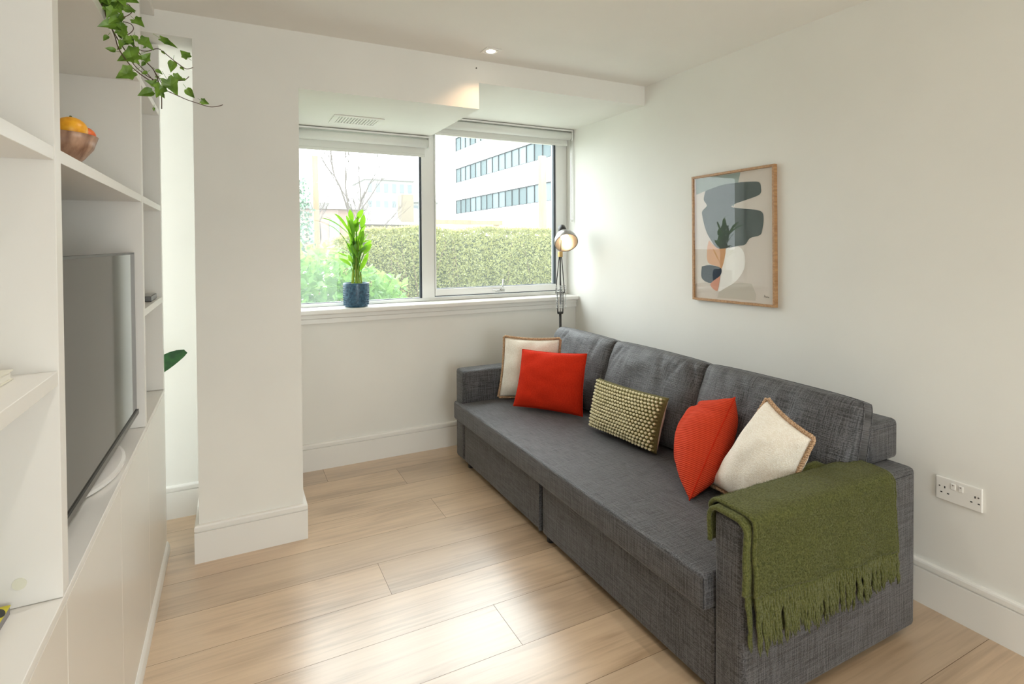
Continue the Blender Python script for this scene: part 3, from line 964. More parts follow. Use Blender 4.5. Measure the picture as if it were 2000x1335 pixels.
def sofa():
    t = thing('sofa', 'long charcoal grey fabric three seat sofa bed with square arms against the right wall', 'sofa', ((SF+SBK)/2, 2.2, 0))
    for k, (a, b) in enumerate(((SY0, SY0i), (SY1i, SY1))):
        bm = B()
        rounded_box(bm, SF, SBK, a, b, .030, .596, .020, 5)
        o = part('armrest', bm, SOFA, t, smooth=True)
        bm = B()
        e = .0205
        yy = a if k == 0 else b
        s = -1 if k == 0 else 1
        seam(bm, [(SF+.005, yy-s*.012, .578), (SF+.03, yy, .577), (SBK-.03, yy, .577)], .0012)
        part('seam', bm, SOFA_SEAM, t, sub=o)
    # seat mattress, with the lip that wraps in front of the far arm
    bm = B()
    prism(bm, [(1.236, 1.1915), (2.02, 1.1915), (2.02, 3.1965), (1.268, 3.1965), (1.268, 3.275), (1.236, 3.275)], .287, .400, bev=.014, seg=4)
    seat = part('seat', bm, SOFA, t, smooth=True)
    bm = B()
    seam(bm, [(1.2385, 1.205, .3895), (1.2385, 2.2, .3895), (1.2385, 3.262, .3895)], .0016)
    seam(bm, [(1.2385, 1.205, .297), (1.2385, 3.262, .297)], .0016)
    seam(bm, [(1.2355+.004, 1.195, .39), (1.2355+.004, 1.195, .297)], .0014)
    part('seam', bm, SOFA_SEAM, t, sub=seat)
    # pull-out drawer front in two pieces with a folded flap between them
    bm = B(); rounded_box(bm, 1.279, 1.34, 2.236, 3.1965, .034, .286, .008)
    part('base_panel', bm, SOFA, t, smooth=True)
    bm = B(); rounded_box(bm, 1.279, 1.34, 1.1915, 2.226, .034, .286, .008)
    part('base_panel', bm, SOFA, t, smooth=True)
    bm = B(); prism(bm, [(1.2785, 2.250), (1.2655, 2.237), (1.2665, 2.2325), (1.281, 2.2345)], .04, .283, bev=.0015)
    part('pull_flap', bm, SOFA, t)
    bm = B(); box(bm, 1.34, 2.0, 1.1915, 3.1965, .04, .285)
    part('base_frame', bm, SOFA, t)
    # backrest
    bm = B(); rounded_box(bm, 1.995, 2.175, 1.155, 3.25, .5965, .742, .018, 4)
    bk = part('backrest', bm, SOFA, t, smooth=True)
    bm = B(); seam(bm, [(2.01, 1.1555, .722), (2.155, 1.1555, .722)], .0012); part('seam', bm, SOFA_SEAM, t, sub=bk)
    bm = B(); box(bm, 2.02, 2.143, 1.192, 3.196, .10, .5965)
    part('backrest_lower', bm, SOFA, t)
    # three loose back cushions
    segs = ((3.205, 2.565), (2.572, 1.872), (1.880, 1.165))
    for k, (ya, yb) in enumerate(segs):
        bm = B()
        rr = random.Random(k+3)
        folds = [(rr.uniform(-.9, .9), rr.uniform(-.5, .5), rr.uniform(.5, 1)) for _ in range(9)]
        def wrf(u, v, side, folds=folds):
            s = 0
            if side > 0:
                top = max(0, (v-.05))/.95
                for c, sl, am in folds:
                    x = (u-c-sl*(1-v)*.9)
                    s -= .020*am*math.exp(-(x/.040)**2)*top*(1-top**6)
                s += .004*noise.noise(Vector((u*4, v*3, k*7.7)))
            return s
        z0, z1 = .402, .820
        lean = .13
        xf0, xf1 = 1.885, 1.885+lean
        eF, eK, pos, nrm = cushion(bm, (xf0, ya, z0), (xf0, yb, z0), (xf1, yb, z1), (xf1, ya, z1), .215,
                                   n=44, p=4.0, q=.44, pull=-.022, gus=.05, wr=.010, seed=k*5.1, wrf=wrf, rnd=.022)
        o = part('back_cushion', bm, SOFA_UV, t, smooth=True)
        add_uv(o, (xf0, ya, z0), (xf0, yb, z0), (xf1, ya, z1))
        bm = B()
        tube(bm, eF + [eF[0]], .0026, 5, cap=False)
        tube(bm, eK + [eK[0]], .0026, 5, cap=False)
        part('piping', bm, SOFA, t, smooth=True, sub=o)
    for x, y in ((1.31, 3.165), (2.08, 3.165), (1.31, 1.14), (2.08, 1.14), (1.31, 2.2)):
        bm = B(); lathe(bm, [(.018, 0), (.020, .033)], (x, y, 0), 14)
        part('foot', bm, BLACK, t)


sofa()


def rope(bm, pts, r=.0045, amp=.0045, pitch=.017, lift=None, loops=False):
    """two strands plaited round a closed path"""
    P = [Vector(p) for p in pts]
    L = [0]
    for i in range(1, len(P)): L.append(L[-1] + (P[i]-P[i-1]).length)
    tot = L[-1]
    n = int(tot/.0035)
    c = sum(P, Vector())/len(P)
    for ph in (0, pi):
        out = []
        j = 0
        for i in range(n+1):
            s = tot*i/n
            while j < len(L)-2 and L[j+1] < s: j += 1
            f = (s-L[j])/max(1e-6, L[j+1]-L[j])
            p = P[j].lerp(P[j+1], f)
            d = (P[j+1]-P[j]).normalized()
            o = (p-c); o = (o - d*o.dot(d)).normalized()
            b = d.cross(o)
            a = 2*pi*s/pitch + ph
            out.append(p + o*(amp*cos(a)+.006) + b*amp*sin(a)*.9)
        tube(bm, out, r, 5, cap=False)


def ribbed(name, c1, c2, freq):
    m = mat(name, c1, .9, spec=.15)
    nt = m.node_tree; b = nt.nodes['Principled BSDF']
    uv = node(nt, 'ShaderNodeUVMap')
    wv = node(nt, 'ShaderNodeTexWave'); wv.bands_direction = 'Y'; wv.inputs['Scale'].default_value = freq; wv.inputs['Distortion'].default_value = .6
    wv.inputs['Detail'].default_value = 2
    nt.links.new(uv.outputs[0], wv.inputs['Vector'])
    mx = node(nt, 'ShaderNodeMix', data_type='RGBA'); mx.inputs[6].default_value = (*c1, 1); mx.inputs[7].default_value = (*c2, 1)
    nt.links.new(wv.outputs['Fac'], mx.inputs[0]); nt.links.new(mx.outputs[2], b.inputs['Base Color'])
    bp = node(nt, 'ShaderNodeBump'); bp.inputs['Strength'].default_value = .6; bp.inputs['Distance'].default_value = .003
    nt.links.new(wv.outputs['Fac'], bp.inputs['Height']); nt.links.new(bp.outputs[0], b.inputs['Normal'])
    return m


def pillows():
    # cream pillow with plaited jute edge, far corner
    def cream(BL, BR, TR, TL, T, label, seed):
        c = (Vector(BL)+Vector(BR))/2
        t = thing('cream_cushion', label, 'cushion', c, 'cream cushions with plaited jute edging')
        bm = B()
        eF, eK, pos, nrm = cushion(bm, BL, BR, TR, TL, T, n=30, p=2.2, q=.5, pull=.06, wr=.010, seed=seed)
        part('cover', bm, CREAM, t, smooth=True)
        bm = B(); rope(bm, eF+[eF[0]])
        part('plaited_edging', bm, ROPE, t, smooth=True)
    cream((1.505, 3.165, .418), (1.80, 2.90, .418), (1.80, 2.905, .800), (1.535, 3.14, .800), .13,
          'cream cushion with plaited jute edge at the far arm, behind a square orange cushion', 1.3)
    cream((1.70, 1.60, .425), (1.64, 1.255, .425), (1.715, 1.175, .735), (1.785, 1.405, .800), .17,
          'cream cushion with plaited jute edge by the near arm next to the green throw', 4.4)
    # square burnt orange
    def orange(BL, BR, TR, TL, T, label, seed, rib, wrf=None, p=2.1, q=.5, pull=.05):
        c = (Vector(BL)+Vector(BR))/2
        t = thing('orange_cushion', label, 'cushion', c, 'burnt orange cushions')
        bm = B()
        eF, eK, pos, nrm = cushion(bm, BL, BR, TR, TL, T, n=34, p=p, q=q, pull=pull, wr=.009, seed=seed, wrf=wrf)
        o = part('cover', bm, RED if not rib else ribbed('orange_corduroy', (.50, .036, .013), (.66, .072, .028), 13), t, smooth=True)
        add_uv(o, BL, BR, TL)
        bm = B(); tube(bm, eF+[eF[0]], .0022, 5, cap=False)
        part('seam_piping', bm, RED, t, smooth=True)
        for q_ in o.data.vertices:
            if q_.co.z < .4025: q_.co.z = .4025
    orange((1.500, 2.955, .413), (1.762, 2.600, .408), (1.800, 2.610, .760), (1.580, 2.985, .745), .13,
           'flat square burnt orange cushion in front of the far cream cushion', 2.2, False)
    def crease(u, v, s):
        return -.022*math.exp(-((v-.70+.12*u)/.07)**2) if s > 0 else 0
    orange((1.785, 1.835, .406), (1.545, 1.560, .406), (1.800, 1.567, .768), (1.94, 1.86, .660), .21,
           'plump ribbed burnt orange cushion standing edge on beside the near cream cushion', 6.1, True, wrf=crease, p=2.3, q=.5, pull=.07)
    # olive bobble cushion
    BL, BR, TR, TL = (1.690, 2.425, .414), (1.742, 1.965, .410), (1.815, 1.960, .665), (1.755, 2.440, .665)
    t = thing('bobble_cushion', 'small rectangular olive cushion covered in pale knitted bobbles with cream back', 'cushion', (1.72, 2.2, .41))
    bm = B()
    eF, eK, pos, nrm = cushion(bm, BL, BR, TR, TL, .13, n=30, p=2.6, q=.45, pull=.05, wr=.006, seed=9)
    CB = mat('cream_cushion_back', (.74, .66, .56), .9)
    for f in bm.faces:
        f.normal_update()
    o = part('cover', bm, OLIVE, t, smooth=True, mats=[OLIVE, CB])
    cen = (Vector(BL)+Vector(BR)+Vector(TR)+Vector(TL))/4
    for p_ in o.data.polygons:
        if (p_.center-cen).dot(nrm) < -.004: p_.material_index = 1
    bm = B()
    R, Cn = 15, 23
    rr = random.Random(3)
    for j in range(R):
        for i in range(Cn):
            u = -1+2*(i+.5*(j % 2)+.25)/Cn*.995; v = -1+2*(j+.5)/R
            if abs(u) > .99: continue
            e = .965
            p0 = pos(u*e, v*e, 1)
            sphere(bm, p0+nrm*.004, .0082, (rr.uniform(.9, 1.1), rr.uniform(.9, 1.15), rr.uniform(.85, 1.05)), sub=1)
    part('knitted_bobbles', bm, BOBBLE, t, smooth=True)
    # yarn rows between the bobbles
    bm = B()
    for j in range(R):
        v = (-1+2*(j+.5)/R)*.965
        tube(bm, [pos(u/20*.97, v, 1)+nrm*.001 for u in range(-20, 21)], .0045, 5)
    part('yarn_rows', bm, mat('olive_yarn', (.22, .20, .08), .95), t, smooth=True)


pillows()


def throw_blanket():
    t = thing('throw_blanket', 'fuzzy moss green wool throw with long fringe draped over the near sofa arm', 'blanket', (1.65, 1.13, .60))
    rr = random.Random(11)
    zt = .604
    def section(x, inner, hem, off):
        """(y, z) path over the arm from the inner side to the hem on the outer side"""
        yi, yo, r = SY0i+.006+off, SY0-.008-off, .028
        top = zt+off
        pts = []
        n = 10
        for i in range(n): pts.append((yi, inner+(top-r-inner)*i/n))
        for i in range(7):
            a = pi/2*i/6; pts.append((yi-r+r*cos(a), top-r+r*sin(a)))
        for i in range(1, 6): pts.append((yi-r+(yo-yi+2*r)*i/6, top))
        for i in range(7):
            a = pi/2*i/6; pts.append((yo+r-r*sin(a), top-r+r*cos(a)))
        n = 22
        for i in range(1, n+1): pts.append((yo, (top-r)+(hem-(top-r))*i/n))
        return pts
    def sheet(bm, x0, x1, off, inner_f, hem_f, nx=64, xskew=.0):
        rows = []
        for i in range(nx+1):
            f = i/nx
            x = x0+(x1-x0)*f
            sec = section(x, inner_f(f), hem_f(f), off)
            row = []
            m_ = len(sec)
            for k, (y, z) in enumerate(sec):
                g = k/(m_-1)
                dn = .006*noise.noise(Vector((x*5, g*4, off*50)))+.0025*noise.noise(Vector((x*22, g*18, 3)))
                down = max(0, (zt-z)/.25)
                fold = .006*sin(x*26+2*noise.noise(Vector((x*3, 0, 0))))*down if y < 1.1 else 0
                xx = x + (.028*(f) - .012*(1-f))*down*(1 if y < 1.1 else .2) + .004*noise.noise(Vector((g*6, off*40, f*9)))
                yy = y - (dn+fold+.004 if y < 1.13 else -(abs(dn)))
                row.append(bm.verts.new((xx, yy, z + (abs(dn)+.001 if 1.09 < y < 1.19 else 0))))
            rows.append(row)
        for i in range(nx):
            for k in range(len(rows[0])-1):
                bm.faces.new((rows[i][k], rows[i][k+1], rows[i+1][k+1], rows[i+1][k]))
        return rows
    def thick(o, th):
        md = o.modifiers.new('thickness', 'SOLIDIFY'); md.thickness = th; md.offset = 1
    hem = lambda f: .405-.055*f
    # lower fold, showing as the strip at the front edge
    bm = B(); ra = sheet(bm, 1.268, 1.93, .000, lambda f: .50-.04*f if f < .25 else .575, lambda f: hem(f)+.0)
    lo = [r[-1].co.copy() for r in ra]
    edgel = [v.co.copy() for v in ra[0]]
    o = part('under_layer', bm, THROW, t, smooth=True); 
    bm = B(); rb = sheet(bm, 1.290, 1.948, .015, lambda f: .57, hem)
    hi = [r[-1].co.copy() for r in rb]
    edge = [v.co.copy() for v in rb[-1]]; edge0 = [v.co.copy() for v in rb[0]]
    samples = []
    for fc in bm.faces:
        samples.append((fc.calc_center_median(), [v.co.copy() for v in fc.verts]))
    o2 = part('upper_layer', bm, THROW, t, smooth=True)
    for oo, th in ((o, .006), (o2, .006)): thick(oo, th)
    # rolled edges
    bm = B()
    for e_ in (edge, edge0, edgel):
        bm.free(); bm = B(); tube(bm, e_, .0075, 7)
        part('rolled_edge', bm, THROW, t, smooth=True); bm = B()
    bm.free()
    # a bunched corner tucked between cushion and back cushion
    bm = B()
    vs = sphere(bm, (1.80, 1.225, .585), .05, (1.5, .55, .75), 3)
    for v in vs:
        v.co += Vector((1, 1, 1))*noise.noise(v.co*22)*.012
    part('tucked_corner', bm, THROW, t, smooth=True)
    # fringe: twisted tassels along the hem, a few strands in each
    bm = B()
    def tassels(line, n, off, yo):
        for i in range(n):
            f = (i+.5)/n
            k = f*(len(line)-1); a = line[int(k)].lerp(line[min(int(k)+1, len(line)-1)], k-int(k))
            L = (.165-.055*f)*rr.uniform(.86, 1.10)
            lean = rr.uniform(-.020, .020) + .008
            for s in range(4):
                ph = rr.uniform(0, 6.28); am = rr.uniform(.0015, .0035)
                dx = rr.uniform(-.005, .005); L2 = L*rr.uniform(.90, 1.05)
                pts = []
                for j in range(9):
                    g = j/8
                    pts.append((a.x+dx+lean*g+am*cos(ph+g*15)+(rr.uniform(-.001, .001)), min(a.y, yo)-.001+am*sin(ph+g*15)*.8-.002*g, a.z+.006-L2*g))
                tube(bm, pts, [.0040, .0044, .0044, .0042, .0042, .0040, .0036, .0030, .0016], 5)
    tassels(hi, 72, 0, 1.0665)
    tassels(lo, 46, 0, 1.0705)
    fr = part('fringe', bm, THROW, t, smooth=True)
    # short mohair pile
    bm = B()
    for c, vs in samples:
        for _ in range(9):
            a, b = rr.random(), rr.random()
            p = vs[0]*(1-a)*(1-b)+vs[1]*a*(1-b)+vs[2]*a*b+vs[3]*(1-a)*b
            nn = (vs[1]-vs[0]).cross(vs[3]-vs[0]).normalized()
            if nn.y > 0 and p.y < 1.1: nn = -nn
            if p.y >= 1.09 and nn.z < 0: nn = -nn
            p = p + nn*.006
            d = (nn*rr.uniform(.4, 1) + Vector((rr.uniform(-1, 1), rr.uniform(-.3, .3), rr.uniform(-1, .6)))).normalized()
            L = rr.uniform(.006, .014)
            s = d.orthogonal().normalized()*.00045
            q = p+d*L*.6+Vector((rr.uniform(-1, 1), 0, rr.uniform(-1, 1)))*.002
            bm.faces.new([bm.verts.new(x) for x in (p-s, p+s, q)])
    pl = part('wool_pile', bm, THROW, t)
    pl['kind'] = 'stuff'


throw_blanket()


def floor_lamp():
    x, y = 2.128, 3.425
    t = thing('floor_lamp', 'dark spring-arm reading lamp, lit, standing in the corner behind the sofa', 'lamp', (x, y, 0))
    DK = mat('lamp_dark_metal', (.035, .032, .03), .4, .6)
    bm = B(); lathe(bm, [(.105, 0), (.105, .012), (.10, .018), (.02, .022)], (x, y, 0), 40); part('base', bm, DK, t, smooth=False)
    bm = B(); tube(bm, [(x, y, .02), (x, y, .885)], .0095, 14); part('pole', bm, DK, t, smooth=True)
    bm = B(); box(bm, x-.020, x+.020, y-.010, y+.010, .878, .896, bev=.004); part('pivot', bm, DK, t)
    bm = B()
    for dx in (-.024, .024):
        tube(bm, [(x+dx*.9, y, .885), (x+dx, y, .945), (x+dx, y, 1.04)], .0042, 8)
    part('lower_bracket', bm, DK, t, smooth=True)
    for dx in (-.037, -.008, .010, .037):
        bm = B()
        pts = [(x+dx+.0055*cos(a), y-.012+.0055*sin(a), .918+.0029*a/pi*2) for a in [k*pi/5 for k in range(0, 150)]]
        tube(bm, pts, .0016, 5); part('spring', bm, CHROME, t, smooth=True)
    bm = B()
    tube(bm, [(x-.037, y, 1.03), (x-.030, y, 1.12), (x-.006, y, 1.305)], .0036, 8)
    tube(bm, [(x+.037, y, 1.03), (x+.030, y, 1.12), (x+.012, y, 1.305)], .0036, 8)
    tube(bm, [(x+.002, y+.004, .95), (x+.002, y+.004, 1.305)], .0045, 8)
    tube(bm, [(x-.04, y, 1.035), (x+.04, y, 1.035)], .003, 8)
    part('upper_arm', bm, DK, t, smooth=True)
    bm = B(); box(bm, x-.014, x+.018, y-.01, y+.01, 1.295, 1.335, bev=.003); part('head_joint', bm, mat('lamp_brass', (.5, .33, .14), .3, 1), t)
    # head: axis points down towards the room (towards the camera)
    rim = Vector((2.158, 3.385, 1.398)); 
    axis = Vector((-.22, -.72, -.66)).normalized()
    zax = -axis
    xax = zax.orthogonal().normalized(); yax = zax.cross(xax)
    fr = Matrix((xax, yax, zax)).transposed()
    SH = mat('lamp_shade_grey', (.30, .28, .26), .3, .5)
    bm = B()
    outer = [(.084, 0), (.086, .012), (.080, .045), (.062, .080), (.040, .105), (.030, .118)]
    inner = [(r-.003, h) for r, h in outer]
    lathe(bm, outer, rim, 36, frame=fr, cap0=False, cap1=False)
    lathe(bm, inner, rim, 36, frame=fr, cap0=False, cap1=True)
    # rim ring
    tube(bm, [rim + fr @ Vector((.0845*cos(a), .0845*sin(a), 0)) for a in [2*pi*k/36 for k in range(37)]], .0022, 6, cap=False)
    SI = mat('lamp_shade_inside', (.85, .82, .76), .35)
    o = part('shade', bm, SH, t, smooth=True)
    bm = B(); lathe(bm, [(.031, .112), (.030, .150), (.028, .175), (.020, .184)], rim, 28, frame=fr); part('shade_cap', bm, DK, t, smooth=True)
    bm = B(); sphere(bm, rim + fr @ Vector((0, 0, .060)), .030, sub=3); part('bulb', bm, BULB, t, smooth=True)
    bm = B()
    tube(bm, catmull([rim + fr @ Vector((.02, 0, .18)), Vector((x+.03, y+.03, 1.42)), Vector((x+.014, y+.016, 1.2)), Vector((x+.016, y+.012, 1.0)), Vector((x+.012, y+.02, .85)), Vector((x+.02, y+.02, .7)), Vector((x+.02, y+.03, .03))]), .0026, 6)
    part('cable', bm, BLACK, t, smooth=True)


floor_lamp()


def picture():
    t = thing('framed_print', 'oak framed abstract print in grey green, peach and white hanging on the right wall', 'picture', (XR, 2.07, 1.42))
    y0, y1, z0, z1 = 1.803, 2.340, 1.072, 1.770
    # slight lean, as hung: the photo shows it rotated a little on the wall
    rot = radians(-.55)
    cy_, cz = (y0+y1)/2, (z0+z1)/2
    def R(bm):
        for v in bm.verts:
            dy, dz = v.co.y-cy_, v.co.z-cz
            v.co.y = cy_+dy*cos(rot)-dz*sin(rot); v.co.z = cz+dy*sin(rot)+dz*cos(rot)
    w_ = .0125
    xf, xb = XR-.024, XR-.001
    for n, a in enumerate(((y0, y1, z1-w_, z1), (y0, y1, z0, z0+w_), (y0, y0+w_, z0+w_, z1-w_), (y1-w_, y1, z0+w_, z1-w_))):
        bm = B(); box(bm, xf, xb, a[0], a[1], a[2], a[3], bev=.001); R(bm); part('frame_rail', bm, OAK, t)
    xp = XR-.012
    cols = dict(paper=(.66, .60, .54), blob=(.085, .105, .10), peach=(.66, .36, .20), white=(.86, .84, .80), navy=(.045, .055, .075), peach2=(.68, .34, .24), stone=(.55, .51, .44), sage=(.30, .36, .33))
    ms = [mat('print_'+k, c, .8, spec=.1) for k, c in cols.items()]
    bm = B()
    box(bm, xp, xp+.002, y0+w_, y1-w_, z0+w_, z1-w_)
    for k, key in enumerate(('stone', 'sage', 'white', 'peach', 'blob', 'navy', 'peach2')):
        pts = catmull([(p[0], p[1], 0) for p in ART[key]] + [(ART[key][0][0], ART[key][0][1], 0)], 4)[:-1] if key not in ('sage', 'stone') else [Vector((*p, 0)) for p in ART[key]]
        x = xp-.0003-.0002*k
        co = [Vector((x, min(max(p.x, y0+w_+.001), y1-w_-.001), min(max(p.y, z0+w_+.001), z1-w_-.001))) for p in pts]
        vv = [bm.verts.new(c_) for c_ in co]
        for tri in tessellate_polygon([[Vector((c_.y, c_.z, 0)) for c_ in co]]):
            f = bm.faces.new([vv[q_] for q_ in tri]); f.material_index = list(cols).index(key)
    R(bm)
    part('print', bm, ms[0], t, mats=ms)
    bm = B()   # pencil signature squiggle
    sg = [(1.872, 1.117), (1.868, 1.128), (1.865, 1.118), (1.861, 1.122), (1.858, 1.117), (1.854, 1.123), (1.850, 1.118), (1.846, 1.120), (1.843, 1.116)]
    tube(bm, catmull([(xp-.002, a, b) for a, b in sg], 3), .0007, 4); R(bm)
    part('signature', bm, mat('pencil_ink', (.06, .055, .05), .8), t)
    bm = B(); x = XR-.0195
    bm.faces.new([bm.verts.new(p) for p in ((x, y0+w_, z0+w_), (x, y1-w_, z0+w_), (x, y1-w_, z1-w_), (x, y0+w_, z1-w_))]); R(bm)
    part('glass', bm, PGLASS, t)


picture()


def leaf_blade(bm, a, b, wd, droop=.0, side=None, n=8, fold=.25):
    """pointed strap leaf from a to b"""
    a, b = Vector(a), Vector(b)
    d = b-a; L = d.length
    s = side or d.cross(Vector((0, -1, .2))).normalized()
    s = (s - d.normalized()*s.dot(d.normalized())).normalized()
    nn = d.cross(s).normalized()
    prev = None
    for i in range(n+1):
        g = i/n
        p = a + d*g + Vector((0, 0, droop*4*g*(1-g)*L))
        w_ = wd/2*(sin(pi*min(1, g*.92+.08))**.75) if i < n else .0003
        w_ = max(w_, .0004)
        row = [bm.verts.new(p-s*w_+nn*w_*fold), bm.verts.new(p), bm.verts.new(p+s*w_+nn*w_*fold)]
        if prev:
            bm.faces.new((prev[0], prev[1], row[1], row[0])); bm.faces.new((prev[1], prev[2], row[2], row[1]))
        prev = row


def sill_plant():
    x, y, z = .703, 3.612, .9955
    t = thing('potted_palm', 'bright green leafy palm in a blue textured pot on the window sill', 'plant', (x, y, z))
    PM = noise_mix(mat('blue_glazed_ceramic', (.02, .07, .13), .3, spec=.6), (.012, .055, .11), (.05, .14, .22), nscale=60, detail=3)
    bm = B()
    prof = [(.066, 0), (.073, .004), (.077, .02), (.0805, .08), (.0815, .145), (.0805, .152), (.0775, .153), (.076, .148), (.075, .12)]
    lathe(bm, prof, (x, y, z), 72, cap1=False)
    o = part('pot', bm, PM, t, smooth=True)
    bm = B()
    rr = random.Random(4)
    for k in range(46):      # raised drops on the glaze, in staggered rows
        a0 = 2*pi*k/46
        for j in range(9):
            a = a0 + (pi/46 if j % 2 else 0)
            zz = .018+j*.0145; r = .0765+.004*min(1, zz/.08)
            c = Vector((x+r*cos(a), y+r*sin(a), z+zz))
            vs = bmesh.ops.create_icosphere(bm, subdivisions=1, radius=1)['verts']
            for v in vs:
                q = v.co
                rad = Vector((cos(a), sin(a), 0)); tan = Vector((-sin(a), cos(a), 0))
                v.co = c + tan*q.x*.0028 + rad*q.y*.0022 + Vector((0, 0, q.z*.0072))
    part('raised_pattern', bm, PM, t, smooth=True, sub=o)
    bm = B(); lathe(bm, [(.0755, .128), (.02, .134)], (x, y, z), 30); part('soil', bm, SOIL, t)
    bm = B()
    stems = [(-.028, -.01), (-.017, .012), (-.006, -.014), (.004, .008), (.012, -.012), (.022, .004), (.034, -.006)]
    tops = []
    for i, (dx, dy) in enumerate(stems):
        h = (.27, .40, .33, .46, .42, .34, .20)[i]
        pts = catmull([(x+dx, y+dy, z+.128), (x+dx*.8, y+dy, z+.22), (x+dx*.7+.005, y+dy, z+h)])
        tube(bm, pts, [.0062-.003*k/len(pts) for k in range(len(pts))], 7)
    part('stems', bm, PALMSTEM, t, smooth=True)
    bm = B()
    more = [((a[0]*.5+.35+rr.uniform(-.03, .03), a[1]+rr.uniform(-.03, .02)), (b[0]*.6+.28+rr.uniform(-.04, .04), b[1]+rr.uniform(-.05, .0)), w_*.9) for a, b, w_ in PALM_LEAVES[6:]]
    for i, (a, b, w_) in enumerate(PALM_LEAVES+more):
        yy = y + rr.uniform(-.035, .01)
        tipy = yy + rr.uniform(-.05, .03)
        tipy = min(tipy, 3.665)
        long = abs(a[0]-b[0]) > .09
        s = Vector((1, rr.uniform(-.8, .8), rr.uniform(-.2, .2)))
        leaf_blade(bm, (a[0], yy, a[1]), (b[0], tipy, b[1]), w_*1.3, droop=.12 if long else .03, side=s)
        # stalk back to the stem bundle
        base = Vector((x+(a[0]-x)*.35, y-.008, max(z+.15, a[1]-.10)))
        tube(bm, [base, (Vector((a[0], yy, a[1]))+base)/2+Vector((0, 0, .01)), (a[0], yy, a[1]+.004)], .0022, 5)
    part('leaves', bm, PALM, t, smooth=True)


sill_plant()


def alcove_plant():
    x, y = -.60, 3.06
    t = thing('potted_fan_palm', 'deep green pleated palm leaf reaching out behind the end of the bookcase', 'plant', (x, y, 0))
    bm = B(); lathe(bm, [(.09, 0), (.12, .22), (.125, .23), (.115, .23), (.11, .2)], (x, y, 0), 32, cap1=True); part('pot', bm, mat('grey_stoneware', (.3, .3, .29), .6), t)
    bm = B()
    G = noise_mix(mat('dark_palm_green', (.01, .09, .02), .4), (.008, .075, .015), (.03, .16, .03), nscale=20)
    tips = []
    for (a, b, m_) in (((x, y, .2), (-.395, 3.03, .745), (-.52, 3.05, .5)), ((x, y, .2), (-.75, 3.1, .8), (-.65, 3.08, .55)), ((x, y, .2), (-.62, 3.2, .9), (-.6, 3.12, .55))):
        tube(bm, catmull([a, m_, b]), .004, 6); tips.append(Vector(b))
    part('stalks', bm, G, t, smooth=True)
    bm = B()
    def pleat(root, d, L, wd, bend):
        d = Vector(d).normalized(); s = d.cross(Vector((0, -1, 0))).normalized(); nn = Vector((0, -1, 0))
        rows = []
        for i in range(9):
            g = i/8
            p = root + d*L*g + Vector((0, 0, -bend*g**3))
            w_ = wd*(.18+.82*sin(pi*min(1, g*.9+.05))**.8) if i < 8 else wd*.30
            rows.append([bm.verts.new(p + s*w_*(k/6-.5) + nn*(.004 if k % 2 else 0)) for k in range(7)])
        for i in range(8):
            for k in range(6): bm.faces.new((rows[i][k], rows[i][k+1], rows[i+1][k+1], rows[i+1][k]))
    pleat(tips[0]+Vector((0, 0, .02)), (.66, -.02, .55), .245, .072, .030)
    pleat(tips[1], (-.6, 0, .5), .2, .08, .02)
    pleat(tips[2], (-.1, .3, .8), .2, .08, .02)
    part('leaves', bm, G, t, smooth=True)


alcove_plant()


